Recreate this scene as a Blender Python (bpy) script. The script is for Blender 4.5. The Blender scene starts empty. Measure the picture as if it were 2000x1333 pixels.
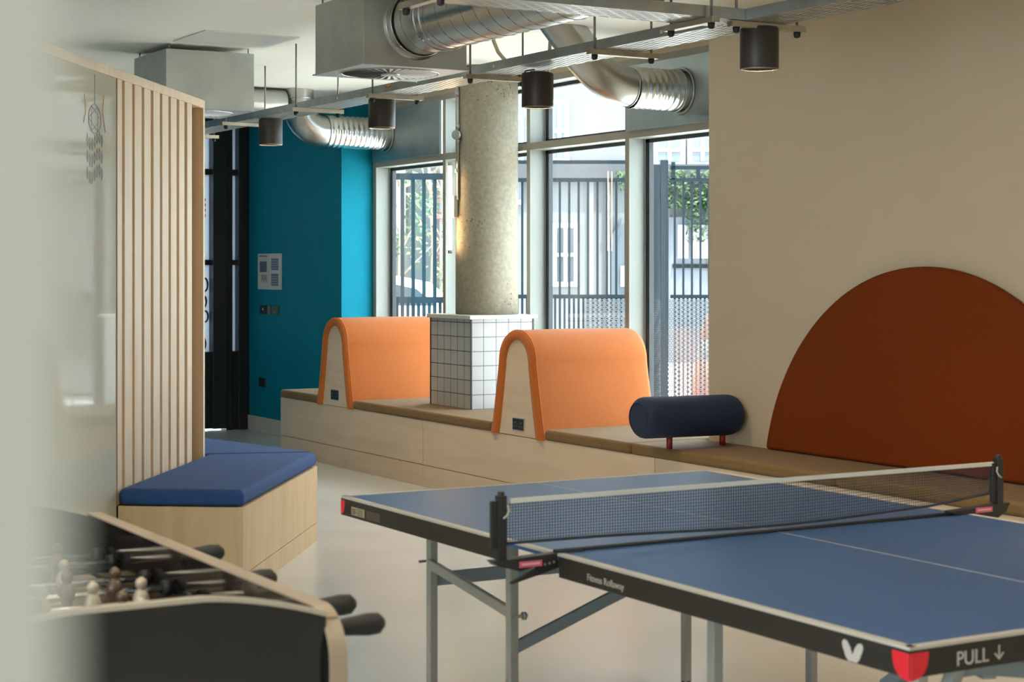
import bpy, bmesh, math, random
from mathutils import Vector, Matrix
random.seed(7)
SC = bpy.context.scene
COL = SC.collection
PI = math.pi
R = math.radians

# ------------------------------------------------------------------ camera
YAW = 0.5262
CAMZ = 1.523
cam_d = bpy.data.cameras.new('camera'); cam = bpy.data.objects.new('camera', cam_d); COL.objects.link(cam)
cam.location = (0, 0, CAMZ); cam.rotation_euler = (R(90), 0, -YAW)
cam_d.sensor_width = 36; cam_d.lens = 3419.0 / 2000 * 36; cam_d.shift_y = -(666.5 - 527) / 2000.0
cam_d.clip_start = 0.02; cam_d.clip_end = 300
cam_d.dof.use_dof = True; cam_d.dof.focus_distance = 10.5; cam_d.dof.aperture_fstop = 6.6
SC.camera = cam
FW = Vector((math.sin(YAW), math.cos(YAW), 0)); RT = Vector((math.cos(YAW), -math.sin(YAW), 0))

# ------------------------------------------------------------------ world, sun, area lights, exposure
SC.view_settings.view_transform = 'Standard'
SC.view_settings.look = 'None'
SC.view_settings.gamma = 1.0
SC.view_settings.exposure = 0.0
SC.view_settings.use_curve_mapping = False
w = bpy.data.worlds.new('sky'); SC.world = w; w.use_nodes = True
bg = w.node_tree.nodes['Background']; bg.inputs[0].default_value = (0.76, 0.89, 1.0, 1); bg.inputs[1].default_value = 9.0

sun_d = bpy.data.lights.new('sun', 'SUN'); sun_d.energy = 20.0; sun_d.angle = R(1.0); sun_d.color = (1, .96, .9)
sun = bpy.data.objects.new('sun', sun_d); COL.objects.link(sun)
sun.rotation_euler = Vector((-0.02, 1.0, -2.6)).to_track_quat('-Z', 'Y').to_euler()
sun.location = (10, -10, 12)

def portal(name, loc, rot, sx, sy):
    d = bpy.data.lights.new(name, 'AREA'); d.shape = 'RECTANGLE'; d.size = sx; d.size_y = sy
    d.cycles.is_portal = True
    o = bpy.data.objects.new(name, d); COL.objects.link(o); o.location = loc; o.rotation_euler = rot
    return o
# sky light enters through the glazing (portals only guide the sampling of the sky)
portal('window_portal', (6.74, 10.9, 1.7), (0, R(90), 0), 2.5, 5.5)
portal('added_window_portal', (-4.06, 1.0, 1.6), (0, R(-90), 0), 2.4, 5.6)

# ------------------------------------------------------------------ materials
MATS = {}
def lin(c):
    return tuple(((x / 255) / 12.92 if x / 255 <= .04045 else ((x / 255 + .055) / 1.055) ** 2.4) for x in c)
def mat(name, col, rough=.5, metal=0., var=0., scale=8., stretch=(1, 1, 1), bump=0., bscale=None, emis=None, es=0., coat=0., spec=.5, sheen=0., detail=4, col2=None, trans=0.):
    if name in MATS: return MATS[name]
    m = bpy.data.materials.new(name); m.use_nodes = True
    nt = m.node_tree; b = nt.nodes['Principled BSDF']
    b.inputs['Base Color'].default_value = (*col, 1); b.inputs['Roughness'].default_value = rough
    b.inputs['Metallic'].default_value = metal; b.inputs['Specular IOR Level'].default_value = spec
    b.inputs['Coat Weight'].default_value = coat; b.inputs['Coat Roughness'].default_value = .05
    b.inputs['Sheen Weight'].default_value = sheen
    b.inputs['Transmission Weight'].default_value = trans
    if emis: b.inputs['Emission Color'].default_value = (*emis, 1); b.inputs['Emission Strength'].default_value = es
    if var or bump or col2:
        tc = nt.nodes.new('ShaderNodeTexCoord'); mp = nt.nodes.new('ShaderNodeMapping'); mp.inputs['Scale'].default_value = stretch
        nz = nt.nodes.new('ShaderNodeTexNoise'); nz.inputs['Scale'].default_value = scale; nz.inputs['Detail'].default_value = detail
        nt.links.new(tc.outputs['Object'], mp.inputs[0]); nt.links.new(mp.outputs[0], nz.inputs['Vector'])
        rp = nt.nodes.new('ShaderNodeValToRGB'); rp.color_ramp.elements[0].position = .3; rp.color_ramp.elements[1].position = .7
        c2 = col2 if col2 else tuple(min(1, x * (1 + var)) for x in col)
        c1 = tuple(x * (1 - var) for x in col) if not col2 else col
        rp.color_ramp.elements[0].color = (*c1, 1); rp.color_ramp.elements[1].color = (*c2, 1)
        nt.links.new(nz.outputs['Fac'], rp.inputs[0]); nt.links.new(rp.outputs[0], b.inputs['Base Color'])
        if bump:
            bp = nt.nodes.new('ShaderNodeBump'); bp.inputs['Strength'].default_value = bump; bp.inputs['Distance'].default_value = .01
            if bscale:
                n2 = nt.nodes.new('ShaderNodeTexNoise'); n2.inputs['Scale'].default_value = bscale
                nt.links.new(mp.outputs[0], n2.inputs['Vector']); nt.links.new(n2.outputs['Fac'], bp.inputs['Height'])
            else: nt.links.new(nz.outputs['Fac'], bp.inputs['Height'])
            nt.links.new(bp.outputs[0], b.inputs['Normal'])
    MATS[name] = m
    return m

def mat_concrete():
    m = mat('concrete', (.33, .295, .22), .8, var=.15, scale=38, bump=.10, bscale=60, detail=8)
    nt = m.node_tree; b = nt.nodes['Principled BSDF']
    src = b.inputs['Base Color'].links[0].from_socket
    tc = nt.nodes.new('ShaderNodeTexCoord'); v = nt.nodes.new('ShaderNodeTexVoronoi'); v.inputs['Scale'].default_value = 34
    n = nt.nodes.new('ShaderNodeTexNoise'); n.inputs['Scale'].default_value = 3.0
    nt.links.new(tc.outputs['Object'], v.inputs['Vector']); nt.links.new(tc.outputs['Object'], n.inputs['Vector'])
    mr = nt.nodes.new('ShaderNodeMapRange'); mr.inputs[1].default_value = .45; mr.inputs[2].default_value = .7; mr.inputs[3].default_value = .04; mr.inputs[4].default_value = .27
    nt.links.new(n.outputs['Fac'], mr.inputs[0])
    lt = nt.nodes.new('ShaderNodeMath'); lt.operation = 'LESS_THAN'
    nt.links.new(v.outputs['Distance'], lt.inputs[0]); nt.links.new(mr.outputs[0], lt.inputs[1])
    mx = nt.nodes.new('ShaderNodeMixRGB'); mx.inputs[2].default_value = (.13, .11, .085, 1)
    nt.links.new(lt.outputs[0], mx.inputs[0]); nt.links.new(src, mx.inputs[1]); nt.links.new(mx.outputs[0], b.inputs['Base Color'])
    return m

def mat_ply(name, a, bcol, grain=(1, .12, 1), rough=.5):
    """birch plywood: stretched, distorted noise grain"""
    m = mat(name, a, rough, var=.1, scale=9, stretch=grain, col2=bcol, detail=7)
    for n in m.node_tree.nodes:
        if n.type == 'TEX_NOISE': n.inputs['Distortion'].default_value = 1.2
        if n.type == 'VALTORGB': n.color_ramp.elements[0].position = .25; n.color_ramp.elements[1].position = .75
    return m

def mat_slots(name, col, px, py, axis=('X', 'Y'), fx=.7, fy=.45, rough=.35):
    """perforated galvanised sheet: procedural slots cut through"""
    m = mat(name, col, rough, 1.0, var=.12, scale=12)
    nt = m.node_tree; b = nt.nodes['Principled BSDF']; out = nt.nodes['Material Output']
    tc = nt.nodes.new('ShaderNodeTexCoord'); sp = nt.nodes.new('ShaderNodeSeparateXYZ'); nt.links.new(tc.outputs['Object'], sp.inputs[0])
    def mth(op, a, bb):
        n = nt.nodes.new('ShaderNodeMath'); n.operation = op
        for i, v in enumerate((a, bb)):
            if v is None: continue
            if isinstance(v, (int, float)): n.inputs[i].default_value = v
            else: nt.links.new(v, n.inputs[i])
        return n.outputs[0]
    u = sp.outputs[axis[0]]; v = sp.outputs[axis[1]]
    vr = mth('DIVIDE', v, py); row = mth('FLOOR', vr, None); fv = mth('SUBTRACT', vr, row)
    off = mth('MULTIPLY', mth('MODULO', mth('ABSOLUTE', row, None), 2.0), .5)
    ur = mth('ADD', mth('DIVIDE', u, px), off); fu = mth('SUBTRACT', ur, mth('FLOOR', ur, None))
    a = mth('LESS_THAN', fu, fx); c = mth('LESS_THAN', fv, fy); h = mth('MULTIPLY', a, c)
    tr = nt.nodes.new('ShaderNodeBsdfTransparent'); mx = nt.nodes.new('ShaderNodeMixShader')
    nt.links.new(h, mx.inputs[0]); nt.links.new(b.outputs[0], mx.inputs[1]); nt.links.new(tr.outputs[0], mx.inputs[2]); nt.links.new(mx.outputs[0], out.inputs[0])
    return m

def mat_glass(name, tint=(.985, .995, .992), refl=1.0):
    m = bpy.data.materials.new(name); m.use_nodes = True; nt = m.node_tree
    for n in list(nt.nodes): nt.nodes.remove(n)
    out = nt.nodes.new('ShaderNodeOutputMaterial'); t = nt.nodes.new('ShaderNodeBsdfTransparent'); t.inputs[0].default_value = (*tint, 1)
    g = nt.nodes.new('ShaderNodeBsdfGlossy'); g.inputs['Roughness'].default_value = .0
    f = nt.nodes.new('ShaderNodeFresnel'); f.inputs[0].default_value = 1.45
    ge = nt.nodes.new('ShaderNodeNewGeometry'); sb = nt.nodes.new('ShaderNodeMath'); sb.operation = 'SUBTRACT'; sb.inputs[0].default_value = 1.0
    ml = nt.nodes.new('ShaderNodeMath'); ml.operation = 'MULTIPLY'; nt.links.new(ge.outputs['Backfacing'], sb.inputs[1]); nt.links.new(sb.outputs[0], ml.inputs[0]); nt.links.new(f.outputs[0], ml.inputs[1])
    mx = nt.nodes.new('ShaderNodeMixShader'); nt.links.new(ml.outputs[0], mx.inputs[0]); nt.links.new(t.outputs[0], mx.inputs[1]); nt.links.new(g.outputs[0], mx.inputs[2]); nt.links.new(mx.outputs[0], out.inputs[0])
    MATS[name] = m; return m

def mat_tiles():
    m = mat('white_square_tiles', (.46, .455, .44), .22, spec=.5)
    nt = m.node_tree; b = nt.nodes['Principled BSDF']
    tc = nt.nodes.new('ShaderNodeTexCoord'); sp = nt.nodes.new('ShaderNodeSeparateXYZ'); nt.links.new(tc.outputs['Object'], sp.inputs[0])
    geo = nt.nodes.new('ShaderNodeNewGeometry'); sn = nt.nodes.new('ShaderNodeSeparateXYZ'); nt.links.new(geo.outputs['Normal'], sn.inputs[0])
    def mth(op, a, bb=None, c=None):
        n = nt.nodes.new('ShaderNodeMath'); n.operation = op
        for i, v in enumerate((a, bb, c)):
            if v is None: continue
            if isinstance(v, (int, float)): n.inputs[i].default_value = v
            else: nt.links.new(v, n.inputs[i])
        return n.outputs[0]
    def line(c, o):
        q = mth('DIVIDE', mth('ADD', c, o), .1025); fr = mth('SUBTRACT', q, mth('FLOOR', q))
        return mth('LESS_THAN', fr, .045)
    lx = mth('MULTIPLY', line(sp.outputs['X'], .26), mth('LESS_THAN', mth('ABSOLUTE', sn.outputs['X']), .5))
    ly = mth('MULTIPLY', line(sp.outputs['Y'], .31), mth('LESS_THAN', mth('ABSOLUTE', sn.outputs['Y']), .5))
    lz = mth('MULTIPLY', line(sp.outputs['Z'], .002), mth('LESS_THAN', mth('ABSOLUTE', sn.outputs['Z']), .5))
    l = mth('MAXIMUM', mth('MAXIMUM', lx, ly), lz)
    mx = nt.nodes.new('ShaderNodeMixRGB'); mx.inputs[1].default_value = (.46, .455, .44, 1); mx.inputs[2].default_value = (.03, .028, .04, 1)
    nt.links.new(l, mx.inputs[0]); nt.links.new(mx.outputs[0], b.inputs['Base Color'])
    return m

concrete = mat_concrete()
ply = mat_ply('birch_plywood', (.60, .47, .34), (.69, .56, .43))
ply_warm = mat_ply('pale_birch_plywood', (.62, .45, .25), (.74, .57, .36), grain=(1, 1, .15))
ply_v = mat_ply('birch_fins', (.70, .52, .33), (.80, .64, .45), grain=(3, 3, .12))
ply_edge = mat_ply('plywood_edge', (.30, .17, .075), (.40, .24, .12), grain=(3, 3, .12))
ply_back = mat_ply('plywood_backing', (.36, .19, .075), (.50, .28, .12), grain=(3, 3, .12))
galv = mat('galvanised_steel', (.42, .44, .43), .36, 1.0, var=.14, scale=9, bump=.05)
galv_box = mat('galvanised_sheet', (.50, .52, .48), .48, .75, var=.10, scale=5)
galv_panel = mat('galvanised_panel', (.40, .46, .48), .42, .9, var=.12, scale=4)
duct_m = mat('spiral_duct_steel', (.50, .51, .50), .28, 1.0, var=.12, scale=6, bump=.03)
flex_m = mat('flexible_duct_foil', (.66, .68, .67), .24, 1.0, var=.08, scale=20, bump=.12)
strut_m = mat('strut_channel_steel', (.5, .46, .38), .4, 1.0, var=.1, scale=20)
rod_m = mat('threaded_rod_steel', (.30, .30, .28), .45, 1.0)
black_m = mat('black_plastic', (.018, .018, .018), .45)
black_rub = mat('black_rubber', (.012, .012, .012), .6)
wall_paint = mat('cream_wall_paint', (.61, .495, .35), .55, var=.015, scale=2.5)
ceil_paint = mat('cream_ceiling_paint', (.87, .85, .76), .7, var=.01, scale=2)
teal_paint = mat('teal_wall_paint', (.001, .215, .31), .6, spec=.12, var=.06, scale=2.0)
white_paint = mat('white_painted_skirting', (.62, .58, .48), .5)
frame_m = mat('pale_grey_window_frame', (.29, .315, .285), .45)
frame_in = mat('grey_window_frame_face', (.34, .32, .27), .5)
gasket = mat('dark_window_gasket', (.03, .04, .045), .5)
glass = mat_glass('window_glass')
floor_m = mat('pale_poured_floor', (.56, .585, .575), .25, var=.05, scale=1.6, coat=.0)
orange = mat('orange_upholstery', (.46, .118, .011), .8, var=.04, scale=60, sheen=.08, bump=.04)
rust = mat('rust_upholstery', (.17, .028, .0015), .9, var=.04, scale=60, sheen=.0, spec=.2)
khaki = mat('khaki_upholstery', (.175, .105, .038), .8, var=.07, scale=40, spec=.35, sheen=.06, bump=.05)
bluef = mat('royal_blue_upholstery', (.012, .060, .215), .85, var=.10, scale=25, sheen=.03, bump=.05)
navyf = mat('navy_upholstery', (.008, .020, .062), .8, var=.08, scale=40, sheen=.02)
piping = mat('navy_piping', (.006, .012, .03), .6)
red_m = mat('red_painted_steel', (.20, .012, .008), .4)
board_m = mat('cream_gloss_board', (.58, .57, .47), .04, spec=.45)
near_paint = mat('cream_painted_pillar', (.47, .43, .345), .6)
black_door = mat('black_painted_door', (.010, .014, .013), .4)
tt_blue = mat('blue_table_top', (.026, .082, .215), .36, var=.08, scale=3, spec=.4)
tt_line = mat('white_table_line', (.56, .50, .43), .5)
tt_black = mat('dark_brown_apron', (.020, .015, .010), .55)
tt_leg = mat('grey_powder_coated_leg', (.42, .41, .37), .4, .1)
tt_brace = mat('blue_grey_brace', (.28, .34, .36), .45, .1)
tt_red = mat('red_corner_cap', (.75, .018, .03), .4)
net_m = mat('dark_net_cord', (.02, .03, .04), .7)
tape_m = mat('white_net_tape', (.72, .70, .62), .7)
pink_m = mat('pink_label', (.70, .12, .20), .5)
white_ink = mat('white_print', (.55, .50, .44), .5)
lamp_black = mat('dark_brown_lamp_shell', (.028, .022, .018), .42, spec=.4)
lamp_rim = mat('lamp_rim', (.30, .28, .25), .35, .6)
chrome = mat('chrome', (.7, .7, .7), .15, 1.0)

# ------------------------------------------------------------------ mesh builder
class B:
    def __init__(s): s.bm = bmesh.new(); s.smooth = False
    def box(s, x0, x1, y0, y1, z0, z1):
        vs = [s.bm.verts.new(p) for p in ((x0, y0, z0), (x1, y0, z0), (x1, y1, z0), (x0, y1, z0), (x0, y0, z1), (x1, y0, z1), (x1, y1, z1), (x0, y1, z1))]
        for f in ((3, 2, 1, 0), (4, 5, 6, 7), (0, 1, 5, 4), (1, 2, 6, 5), (2, 3, 7, 6), (3, 0, 4, 7)): s.bm.faces.new([vs[i] for i in f])
        return s
    def bar(s, a, b, wd, ht, up=(0, 0, 1)):
        a = Vector(a); b = Vector(b); d = (b - a).normalized(); up = Vector(up)
        if abs(d.dot(up)) > .98: up = Vector((1, 0, 0))
        sx = d.cross(up).normalized(); sz = sx.cross(d).normalized()
        vs = []
        for p in (a, b):
            for i, j in ((-1, -1), (1, -1), (1, 1), (-1, 1)): vs.append(s.bm.verts.new(p + sx * i * wd / 2 + sz * j * ht / 2))
        for f in ((0, 1, 2, 3), (7, 6, 5, 4), (0, 4, 5, 1), (1, 5, 6, 2), (2, 6, 7, 3), (3, 7, 4, 0)): s.bm.faces.new([vs[i] for i in f])
        return s
    def prism(s, pts, vec):
        """closed outline of 3D points extruded along vec"""
        vec = Vector(vec); a = [s.bm.verts.new(Vector(p)) for p in pts]; b = [s.bm.verts.new(Vector(p) + vec) for p in pts]
        s.bm.faces.new(a); s.bm.faces.new(b[::-1]); n = len(a)
        for i in range(n): s.bm.faces.new((a[i], b[i], b[(i + 1) % n], a[(i + 1) % n]))
        return s
    def ring(s, c, u, v, r, n, r2=None):
        r2 = r if r2 is None else r2
        return [s.bm.verts.new(Vector(c) + u * math.cos(2 * PI * i / n) * r + v * math.sin(2 * PI * i / n) * r2) for i in range(n)]
    def tube(s, pts, rad, n=12, cap=True):
        """rad: number or list, smoothly swept"""
        pts = [Vector(p) for p in pts]; rad = rad if isinstance(rad, (list, tuple)) else [rad] * len(pts)
        t0 = (pts[1] - pts[0]).normalized(); u = t0.orthogonal().normalized(); rings = []
        for i, p in enumerate(pts):
            t = (pts[min(i + 1, len(pts) - 1)] - pts[max(i - 1, 0)]).normalized()
            u = (u - t * u.dot(t)).normalized(); v = t.cross(u)
            rings.append(s.ring(p, u, v, rad[i], n))
        for a, b in zip(rings, rings[1:]):
            for i in range(n): f = s.bm.faces.new((a[i], a[(i + 1) % n], b[(i + 1) % n], b[i])); f.smooth = True
        if cap: s.bm.faces.new(rings[0][::-1]); s.bm.faces.new(rings[-1])
        return s
    def lathe(s, o, axis, prof, n=32, cap=True):
        """prof: (distance along axis, radius)"""
        o = Vector(o); ax = Vector(axis).normalized(); u = ax.orthogonal().normalized(); v = ax.cross(u)
        rings = [s.ring(o + ax * d, u, v, max(r, 1e-4), n) for d, r in prof]
        for a, b in zip(rings, rings[1:]):
            for i in range(n): f = s.bm.faces.new((a[i], a[(i + 1) % n], b[(i + 1) % n], b[i])); f.smooth = True
        if cap: s.bm.faces.new(rings[0][::-1]); s.bm.faces.new(rings[-1])
        return s
    def quad(s, *p):
        s.bm.faces.new([s.bm.verts.new(Vector(q)) for q in p]); return s
    def build(s, name, m, parent=None, bevel=0., seg=2, origin=None, tagd=None, keep_normals=False):
        bm = s.bm
        if not keep_normals: bmesh.ops.recalc_face_normals(bm, faces=bm.faces)
        if parent is not None: org = wloc(parent)
        elif origin is not None: org = Vector(origin)
        else:
            xs = [v.co.x for v in bm.verts]; ys = [v.co.y for v in bm.verts]; zs = [v.co.z for v in bm.verts]
            org = Vector(((min(xs) + max(xs)) / 2, (min(ys) + max(ys)) / 2, min(zs)))
        for v in bm.verts: v.co -= org
        me = bpy.data.meshes.new(name); bm.to_mesh(me); bm.free()
        for mm in (m if isinstance(m, (list, tuple)) else [m]): me.materials.append(mm)
        o = bpy.data.objects.new(name, me); COL.objects.link(o)
        if parent is not None: o.parent = parent
        else: o.location = org
        if bevel:
            md = o.modifiers.new('bevel', 'BEVEL'); md.width = bevel; md.segments = seg; md.limit_method = 'ANGLE'; md.angle_limit = R(35)
            if seg > 2:
                for p in me.polygons: p.use_smooth = True
                md.harden_normals = True
        if tagd: tag(o, **tagd)
        return o

def wloc(o):
    p = Vector((0, 0, 0))
    while o is not None: p = p + o.location; o = o.parent
    return p
def tag(o, label=None, cat=None, group=None, kind=None):
    if label: o['label'] = label
    if cat: o['category'] = cat
    if group: o['group'] = group
    if kind: o['kind'] = kind
    return o
def thing(name, loc, label=None, cat=None, group=None, kind=None):
    o = bpy.data.objects.new(name, None); COL.objects.link(o); o.location = loc; o.empty_display_size = .1
    return tag(o, label, cat, group, kind)
def dup(root, loc, label=None, group=None):
    def cp(o, par):
        c = o.copy(); COL.objects.link(c)
        if par is not None: c.parent = par
        for ch in [q for q in bpy.data.objects if q.parent == o]: cp(ch, c)
        return c
    c = cp(root, None); c.location = loc
    if label: c['label'] = label
    if group: c['group'] = group
    return c
def text_part(body, size, m, parent, loc, xdir, ydir, name='lettering', depth=.0008):
    """raised lettering; loc, xdir, ydir in world axes"""
    cu = bpy.data.curves.new('t', 'FONT'); cu.body = body; cu.size = size; cu.extrude = depth; cu.align_x = 'CENTER'; cu.align_y = 'CENTER'
    to = bpy.data.objects.new('t', cu); COL.objects.link(to)
    dg = bpy.context.evaluated_depsgraph_get(); me = bpy.data.meshes.new_from_object(to.evaluated_get(dg))
    bpy.data.objects.remove(to); bpy.data.curves.remove(cu)
    x = Vector(xdir).normalized(); y = Vector(ydir).normalized(); z = x.cross(y)
    M3 = Matrix((x, y, z)).transposed()
    off = Vector(loc) - wloc(parent)
    for v in me.vertices: v.co = M3 @ v.co + off
    me.materials.clear(); me.materials.append(m)
    o = bpy.data.objects.new(name, me); COL.objects.link(o); o.parent = parent
    return o
def struct(b, name, m, label, **k):
    o = b.build(name, m, **k); return tag(o, label, name.split('_')[0], kind='structure')

# ------------------------------------------------------------------ room shell
ZC = 3.0; WX = 6.52; RX = 6.12; YT = 13.594; YD = 15.74; X0 = -4.0; Y0 = -3.0
struct(B().box(X0 - .2, 7.2, Y0 - .2, 18.6, -.12, 0), 'floor', floor_m, 'pale grey smooth poured floor across the room')
struct(B().box(X0 - .2, 7.0, Y0 - .2, 16.4, ZC, ZC + .2), 'ceiling', ceil_paint, 'cream painted flat ceiling')
struct(B().box(RX, 6.9, Y0, 8.25, 0, ZC), 'wall_right', wall_paint, 'plain beige wall behind the rust half-round headboard')
b = B(); b.box(WX, 6.8, 8.25, YT, 2.92, ZC).box(WX, 6.8, 8.25, YT, 0, .42)
struct(b, 'wall_window', wall_paint, 'low sill wall and head above the tall windows')
struct(B().box(6.22, 6.60, YT, 16.2, 0, ZC), 'wall_teal', teal_paint, 'teal painted wall with its bright end facing the windows')
b = B(); b.box(X0, 5.2, YD, YD + .2, 0, ZC)
struct(b, 'wall_far', teal_paint, 'teal wall at the far end of the room')
struct(B().box(X0, 6.9, Y0 - .2, Y0, 0, ZC), 'wall_back', wall_paint, 'cream wall behind the viewer')
b = B(); b.box(X0 - .2, X0, Y0, 18.4, 0, .4).box(X0 - .2, X0, Y0, 18.4, 2.8, ZC)
b.box(X0 - .2, X0, Y0, -1.8, .4, 2.8).box(X0 - .2, X0, 3.8, 18.4, .4, 2.8)
struct(b, 'wall_left', wall_paint, 'cream wall on the left side of the room')
struct(B().box(6.202, 6.22, YT, YD, 0, .14), 'baseboard_teal', white_paint, 'pale skirting board under the teal wall', bevel=.004)

# unseen side windows, added in the left wall to let in more daylight
r_ = thing('added_side_window', (X0 - .1, 1.0, .4), 'added tall window in the left wall, out of view', 'window', kind='structure')
b = B()
for y in (-1.8, -.43, .95, 2.33, 3.75): b.box(X0 - .15, X0 - .02, y, y + .05, .4, 2.8)
b.box(X0 - .15, X0 - .02, -1.8, 3.8, .4, .46).box(X0 - .15, X0 - .02, -1.8, 3.8, 2.74, 2.8); b.build('window_frame', frame_m, r_)
B().box(X0 - .10, X0 - .09, -1.78, 3.78, .42, 2.78).build('pane', glass, r_)

# main glazing: four bays between deep pale mullions
bays = [('window_1', 12.29, YT, True, 'far window beside the bright teal wall'), ('window_2', 10.98, 12.29, False, 'tall window behind the concrete column'),
        ('window_3', 9.692, 10.98, False, 'tall window behind the nearer orange backrest'), ('window_4', 8.25, 9.692, True, 'tall window at the edge of the beige wall')]
for nm, ya, yb, panel, lb in bays:
    r_ = thing(nm, (WX, (ya + yb) / 2, .42), lb, 'window', kind='structure')
    f = B()
    f.box(WX, WX + .13, ya - .02, ya + .022, .42, 2.92)                     # mullion
    if nm == 'window_1': f.box(WX, WX + .13, yb - .06, yb - .002, .42, 2.92)
    f.build('mullion', frame_m, r_, bevel=.002)
    g = B(); g.box(WX - .004, WX, ya - .024, ya + .024, .42, 2.92)
    g.box(WX - .006, WX + .01, ya, yb, 2.395, 2.446).box(WX - .006, WX + .01, ya, yb, 2.872, 2.92)
    if nm == 'window_1': g.box(WX - .004, WX, yb - .062, yb - .002, .42, 2.92)
    g.build('cover_strip', frame_in, r_)
    t = B(); t.box(WX + .01, WX + .13, ya, yb, 2.395, 2.446).box(WX + .01, WX + .13, ya, yb, 2.872, 2.92).box(WX + .0, WX + .13, ya, yb, .42, .47)
    t.build('transom', frame_m, r_)
    k = B()
    yl, yh_ = ya + .022, yb - (.06 if nm == 'window_1' else .02)
    spans = [(.47, 2.395)] + ([] if panel else [(2.446, 2.872)])
    for za, zb in spans:
        k.box(WX + .13, WX + .165, yh_ - .045, yh_, za, zb).box(WX + .13, WX + .165, yl, yl + .02, za, zb)
        k.box(WX + .13, WX + .165, yl, yh_, zb - .025, zb).box(WX + .13, WX + .165, yl, yh_, za, za + .03)
    k.build('gasket', gasket, r_)
    for za, zb in spans:
        p = B(); p.box(WX + .145, WX + .151, yl, yh_, za, zb); p.build('pane', glass, r_)
        p = B(); p.box(WX + .162, WX + .168, yl, yh_, za, zb); p.build('outer_pane', glass, r_)
    if panel:
        B().box(WX - .028, WX - .008, ya + (.0 if nm == 'window_1' else -.04) + .04, yb - .03, 2.44, 2.872).build('duct_panel', galv_panel, r_, bevel=.002)

def frosted():
    m = bpy.data.materials.new('frosted_film'); m.use_nodes = True; nt = m.node_tree
    for n in list(nt.nodes): nt.nodes.remove(n)
    out = nt.nodes.new('ShaderNodeOutputMaterial'); t = nt.nodes.new('ShaderNodeBsdfTranslucent'); t.inputs[0].default_value = (.30, .32, .34, 1)
    d = nt.nodes.new('ShaderNodeBsdfDiffuse'); d.inputs[0].default_value = (.2, .22, .24, 1); a = nt.nodes.new('ShaderNodeAddShader')
    nt.links.new(t.outputs[0], a.inputs[0]); nt.links.new(d.outputs[0], a.inputs[1]); nt.links.new(a.outputs[0], out.inputs[0]); return m
# black glazed door and surrounds at the far end
r_ = thing('door_1', (5.7, YD, 0), 'black framed glazed door at the far end beside the teal wall', 'door', kind='structure')
b = B(); b.box(6.112, 6.217, YD - .05, YD + .12, 0, ZC).box(5.994, 6.056, YD - .03, YD + .12, 0, ZC - .1).box(5.851, 5.990, YD - .06, YD + .12, 0.02, ZC - .1)
b.box(5.2, 5.30, YD - .03, YD + .12, 0, ZC - .1).box(5.3, 5.9, YD - .01, YD + .08, .02, .745).box(5.3, 6.06, YD - .01, YD + .08, 2.875, ZC - .1)
b.box(5.3, 6.12, YD - .02, YD + .08, 2.42, 2.475).box(5.3, 6.12, YD - .02, YD + .08, 1.567, 1.615).box(6.05, 6.12, YD - .01, YD + .08, 0, .744).box(6.05, 6.12, YD - .01, YD + .08, 2.875, ZC - .1).box(5.2, 6.22, YD - .03, YD + .15, ZC - .12, ZC)
b.build('door_frame', black_door, r_, bevel=.003)
B().box(5.3, 6.115, YD + .05, YD + .056, .74, 2.88).build('pane', frosted(), r_)
# stickers seen on the glass strip beside the wooden post
red_ink = mat('red_print', (.55, .02, .03), .5); dark_ink = mat('maroon_print', (.06, .015, .03), .5)
for i, (z0, z1) in enumerate(((2.02, 2.05), (2.07, 2.1), (2.12, 2.15), (2.17, 2.2))):
    B().box(5.775, 5.815, YD + .044, YD + .05, z0, z1).build('red_letter', red_ink, r_)
b = B()
for (x, z, rr) in ((5.80, 1.38, .05), (5.79, 1.22, .045), (5.81, 1.08, .04), (5.78, .82, .05)):
    b.tube([(x + rr * .7 * math.cos(a), YD + .045, z + rr * 1.3 * math.sin(a)) for a in [i * PI / 8 for i in range(17)]], .009, 6)
b.build('maroon_print', dark_ink, r_)
b = B(); b.box(5.70, 5.80, YD + .042, YD + .05, .72, .86); b.build('maroon_print', dark_ink, r_)

# near painted pillar, very close on the left
e = lambda X, Y: RT * X + FW * Y
pl_ = [e(-.047, .185), e(-.41, .185), e(-.41, .36), e(-.098, .36)]
b = B(); b.prism([(p.x, p.y, 0) for p in pl_], (0, 0, ZC))
tag(b.build('pillar', near_paint, origin=(pl_[1].x, pl_[1].y, 0)), 'cream painted pillar blurred along the left edge of the photo', 'pillar', kind='structure')

# ------------------------------------------------------------------ column, tiled plinth, strip lamp
CX, CY, CR = 6.275, 11.17, .229
b = B(); b.lathe((CX, CY, 1.2), (0, 0, 1), [(0, CR), (.3, CR), (1.8, CR)], 64)
b.build('concrete_column', concrete, tagd=dict(label='round bare concrete column standing on the tiled plinth', cat='column'))
r_ = thing('tiled_plinth', (6.235, 11.18, .53), 'square plinth of white tiles with dark grout under the column', 'plinth')
B().box(5.98, 6.49, 10.87, 11.49, .53, 1.17).build('tiled_body', mat_tiles(), r_)
B().box(5.955, 6.515, 10.845, 11.515, 1.17, 1.198).build('top_slab', mat('pale_stone_slab', (.66, .62, .54), .4), r_, bevel=.004)
for x, y in ((5.98, 10.87), (6.49, 10.87), (5.98, 11.49)): B().box(x - .005, x + .005, y - .005, y + .005, .53, 1.17).build('corner_trim', mat('dark_edge_trim', (.03, .025, .04), .4), r_)

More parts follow.
